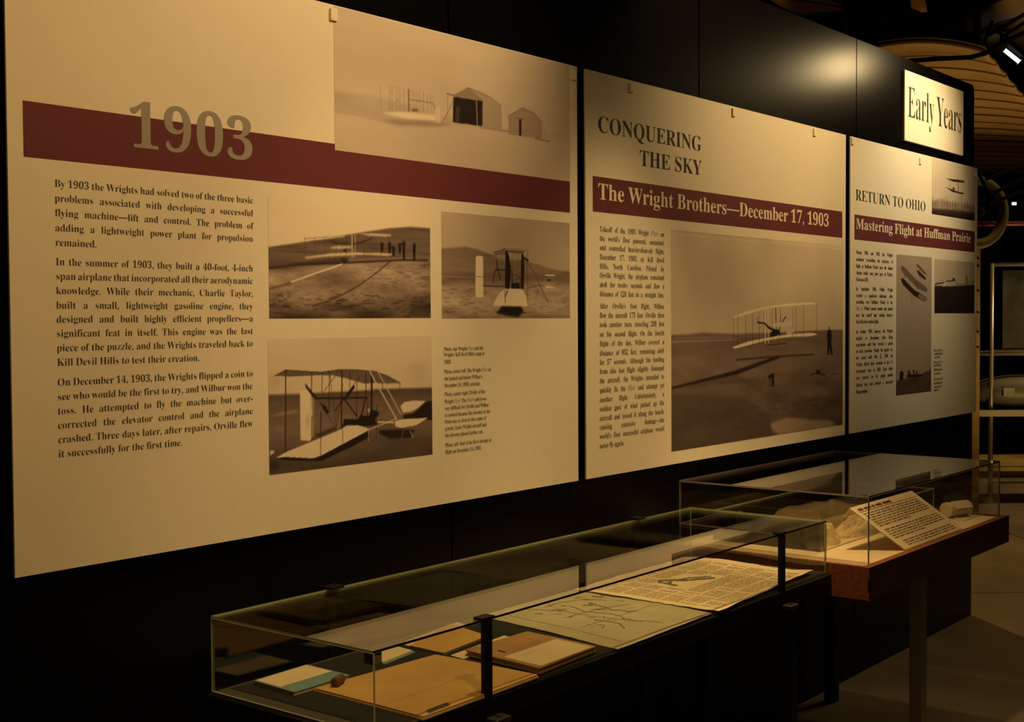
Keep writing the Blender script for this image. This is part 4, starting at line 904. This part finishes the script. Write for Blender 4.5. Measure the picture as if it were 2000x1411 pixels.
# --- suspended biplane
WZ = EYE[2]+1.62
bi = empty('suspended_biplane', V(1850, 60, 9), 'old wood and fabric biplane hanging above and beyond the black wall', 'aircraft')
def fabric_wing(name, corners, nseg, ncho, plane_z, camber, n_rib, par, lab=None):
    # corners: px (a,b) leading line and (d,c) trailing line, projected on a level plane
    A_, B_, C_, D_ = [np.array(onZ(*p, plane_z)) for p in corners]
    def S_(u, v):
        p = (A_*(1-u)+B_*u)*(1-v)+(D_*(1-u)+C_*u)*v; return p+np.array([0, 0, camber*math.sin(math.pi*u)**.8-.02*abs(math.sin(math.pi*v*n_rib))])
    vs = []; fs = []; n2 = ncho+1
    for j in range(nseg+1):
        for i in range(ncho+1): vs.append(S_(i/ncho, j/nseg))
    k = len(vs); vs += [v+np.array([0, 0, .03]) for v in vs]
    for j in range(nseg):
        for i in range(ncho): a = j*n2+i; fs += [(a, a+1, a+1+n2, a+n2), (a+k, a+n2+k, a+1+n2+k, a+1+k)]
    ring = [i for i in range(n2)]+[j*n2+ncho for j in range(1, nseg+1)]+[nseg*n2+i for i in range(ncho-1, -1, -1)]+[j*n2 for j in range(nseg-1, 0, -1)]
    for q in range(len(ring)): a, b = ring[q], ring[(q+1) % len(ring)]; fs.append((a, a+k, b+k, b))
    mb = MB(); mb.add(vs, fs); o = mb.build(name, m_fabric, par, smooth=True)
    if lab: tag(o, lab)
    for r__ in range(n_rib+1):
        mb = MB(); v = r__/n_rib; mb.path([S_(u, min(v, 1))-np.array([0, 0, .004]) for u in np.linspace(0, 1, 14)], .011, 5); 
        rb = mb.build('rib', m_rib, par)
    return S_
fabric_wing('wing', [(1700, 93), (1925, 100), (2130, 345), (1700, 345)], 80, 14, WZ, .05, 18, bi, 'lower wing of amber fabric showing dark curved ribs')
fabric_wing('wing', [(1870, 40), (2150, -30), (2200, 110), (1955, 110)], 12, 10, WZ+1.0, .10, 3, bi)
fabric_wing('wing', [(1400, -60), (1655, 6), (1655, 20), (1560, 28)], 8, 8, WZ+1.0, .0, 2, bi)
# leading edge spar of the lower wing
mb = MB(); S1 = [V(x, y, 7.0) for x, y in ((1775, 119), (1830, 115), (1895, 112), (1925, 104), (1960, 82), (2010, 60))]; mb.path(S1, .013, 8); mb.build('spar_cable', m_dark, bi)
for x, r_, y0, y1, mm in ((1652, .018, -60, 70, m_strut), (1713, .022, -60, 98, m_strut), (1827, .020, -60, 96, m_strut), (1908, .028, -60, 112, m_dark), (1700, .014, -60, 90, m_dark)):
    mb = MB(); mb.tube(V(x, y0, 8.6), V(x, y1, 8.6), r_); mb.build('strut', mm, bi, smooth=True)
for pts in (((1920, 90), (1938, 40)), ((1930, 70), (2005, 25)), ((1955, 75), (2010, 38)), ((1925, 95), (1948, 105)), ((1945, 60), (1968, 75)), ((1725, 88), (1790, 72)), ((1820, 82), (1905, 68)), ((1925, 350), (2010, 322)), ((1912, 340), (1935, 385)), ((1930, 400), (2005, 370)), ((1905, 395), (2005, 345))):
    mb = MB(); mb.tube(V(*pts[0], 8.4), V(*pts[1], 8.4), .012, n=8); mb.build('brace', m_dark, bi)
# propeller: twisted blade, varnished upper part and dark tip
def blade(name, p0, p1, w0, w1, m):
    a_, b_ = V(*p0, 8.0), V(*p1, 8.0); n = 10; vs = []; fs = []; ax_ = (b_-a_).normalized(); side = ax_.cross(fwd).normalized()
    for i in range(n+1):
        t_ = i/n; c_ = a_.lerp(b_, t_); w_ = (w0+(w1-w0)*t_); tw = .5-.5*t_; s_ = side*math.cos(tw)+fwd*math.sin(tw); nn = ax_.cross(s_)
        for ct_, st_ in [(math.cos(g_), math.sin(g_)) for g_ in np.linspace(0, 2*math.pi, 13)[:-1]]: vs.append(c_+s_*ct_*w_+nn*st_*w_*.22)
    for i in range(n):
        for k in range(12): fs.append((i*12+k, i*12+(k+1) % 12, (i+1)*12+(k+1) % 12, (i+1)*12+k))
    fs += [tuple(range(12))[::-1], tuple(range(n*12, n*12+12))]; mb = MB(); mb.add(vs, fs); return mb.build(name, m, bi, smooth=True)
o = blade('propeller_blade', (1783, -70), (1795, 26), .050, .052, m_amber); tag(o, 'varnished amber propeller blade')
o = blade('propeller_tip', (1795, 24), (1808, 90), .052, .040, m_strut)
# radial engine cylinders with fins, dim grey
for (x0_, y0_), (x1_, y1_) in (((1735, 78), (1775, 22)), ((1762, 92), (1782, 40)), ((1840, 55), (1862, 88)), ((1812, 20), (1828, -25)), ((1722, 45), (1762, 15)), ((1838, 20), (1885, 62)), ((1848, 92), (1900, 92))):
    a_, b_ = V(x0_, y0_, 8.9), V(x1_, y1_, 8.9); prof = [(0, .03)]
    for k in range(9): prof += [(.05+k*.1, .034), (.07+k*.1, .052), (.10+k*.1, .052), (.12+k*.1, .034)]
    prof.append((1, .02)); mb = MB(); mb.lathe(a_, b_, prof, 14); mb.build('engine_cylinder', m_engine, bi)
mb = MB(); mb.lathe(V(1800, 60, 9.0), V(1800, 60, 9.6), [(0, .05), (.1, .16), (.5, .22), (1, .2)], 24); mb.build('crankcase', m_engine, bi, smooth=True)
# --- wheel under the wing
cw = V(1908, 415, 8.6); mb = MB(); Rw = .21; ring = []; n = 40
vs = []; fs = []; uw = (lat*.95+fwd*.3).normalized()
for i in range(n):
    t_ = 2*math.pi*i/n; rad = uw*math.cos(t_)+Vector((0, 0, 1))*math.sin(t_)
    for k in range(10): g_ = 2*math.pi*k/10; vs.append(cw+rad*(Rw+.034*math.cos(g_))+uw.cross(Vector((0, 0, 1)))*.034*math.sin(g_))
for i in range(n):
    for k in range(10): fs.append((i*10+k, i*10+(k+1) % 10, ((i+1) % n)*10+(k+1) % 10, ((i+1) % n)*10+k))
mb.add(vs, fs); wr = mb.build('landing_wheel', m_tyre, bi, smooth=True); tag(wr, 'tan rubber tyre of the landing wheel')
mb = MB(); mb.tube(cw-uw.cross(Vector((0, 0, 1)))*.05, cw+uw.cross(Vector((0, 0, 1)))*.05, .03); mb.build('hub', m_dark, wr, smooth=True)
for k in range(12):
    t_ = math.pi*2*k/12; mb = MB(); mb.tube(cw, cw+(uw*math.cos(t_)+Vector((0, 0, 1))*math.sin(t_))*Rw, .003, n=5); mb.build('spoke', m_dark, wr)
# --- red pipe
mb = MB(); mb.tube(V(1880, 438, 9.2), V(2040, 436, 9.2), .017); o = mb.build('hanging_rod', m_red, smooth=True); tag(o, 'thin dark red horizontal rod crossing the dark space right of the wall', 'rod')
# --- fluorescent fixture
fx = empty('tube_lamp', V(1976, 108, 12), 'small bright white tube lamp glowing high at the right edge', 'lamp')
mb = MB(); a_, b_ = V(1961, 97, 12), V(1991, 121, 12); mb.tube(a_, b_, .018, n=14); mb.build('tube', m_tube, fx, smooth=True)
off = Vector((0, 0, .06)); d_ = (b_-a_)*.15; mb = MB(); sd = fwd*.05
mb.hexa([a_-d_+off-sd, b_+d_+off-sd, b_+d_+off+sd, a_-d_+off+sd, a_-d_+off*2-sd, b_+d_+off*2-sd, b_+d_+off*2+sd, a_-d_+off*2+sd]); mb.build('housing', m_dark, fx)
mb = MB(); mb.tube(a_-d_*.1, a_+d_*.1, .034); mb.build('end_cap', m_alu, fx); mb = MB(); mb.tube(b_-d_*.1, b_+d_*.1, .034); mb.build('end_cap', m_alu, fx)
mb = MB(); zc = V(1998, 412, 10).z; mb.tube(V(1977, 398, 10), V(1977, 398, 10)+lat*.03, .012); o = mb.build('pilot_lamp', mat('dim_white_lamp', (1, 1, 1), .5, emit=((.8, .85, 1), 1)), smooth=True); tag(o, 'tiny bluish white glint of a lamp above the tyre', 'lamp')
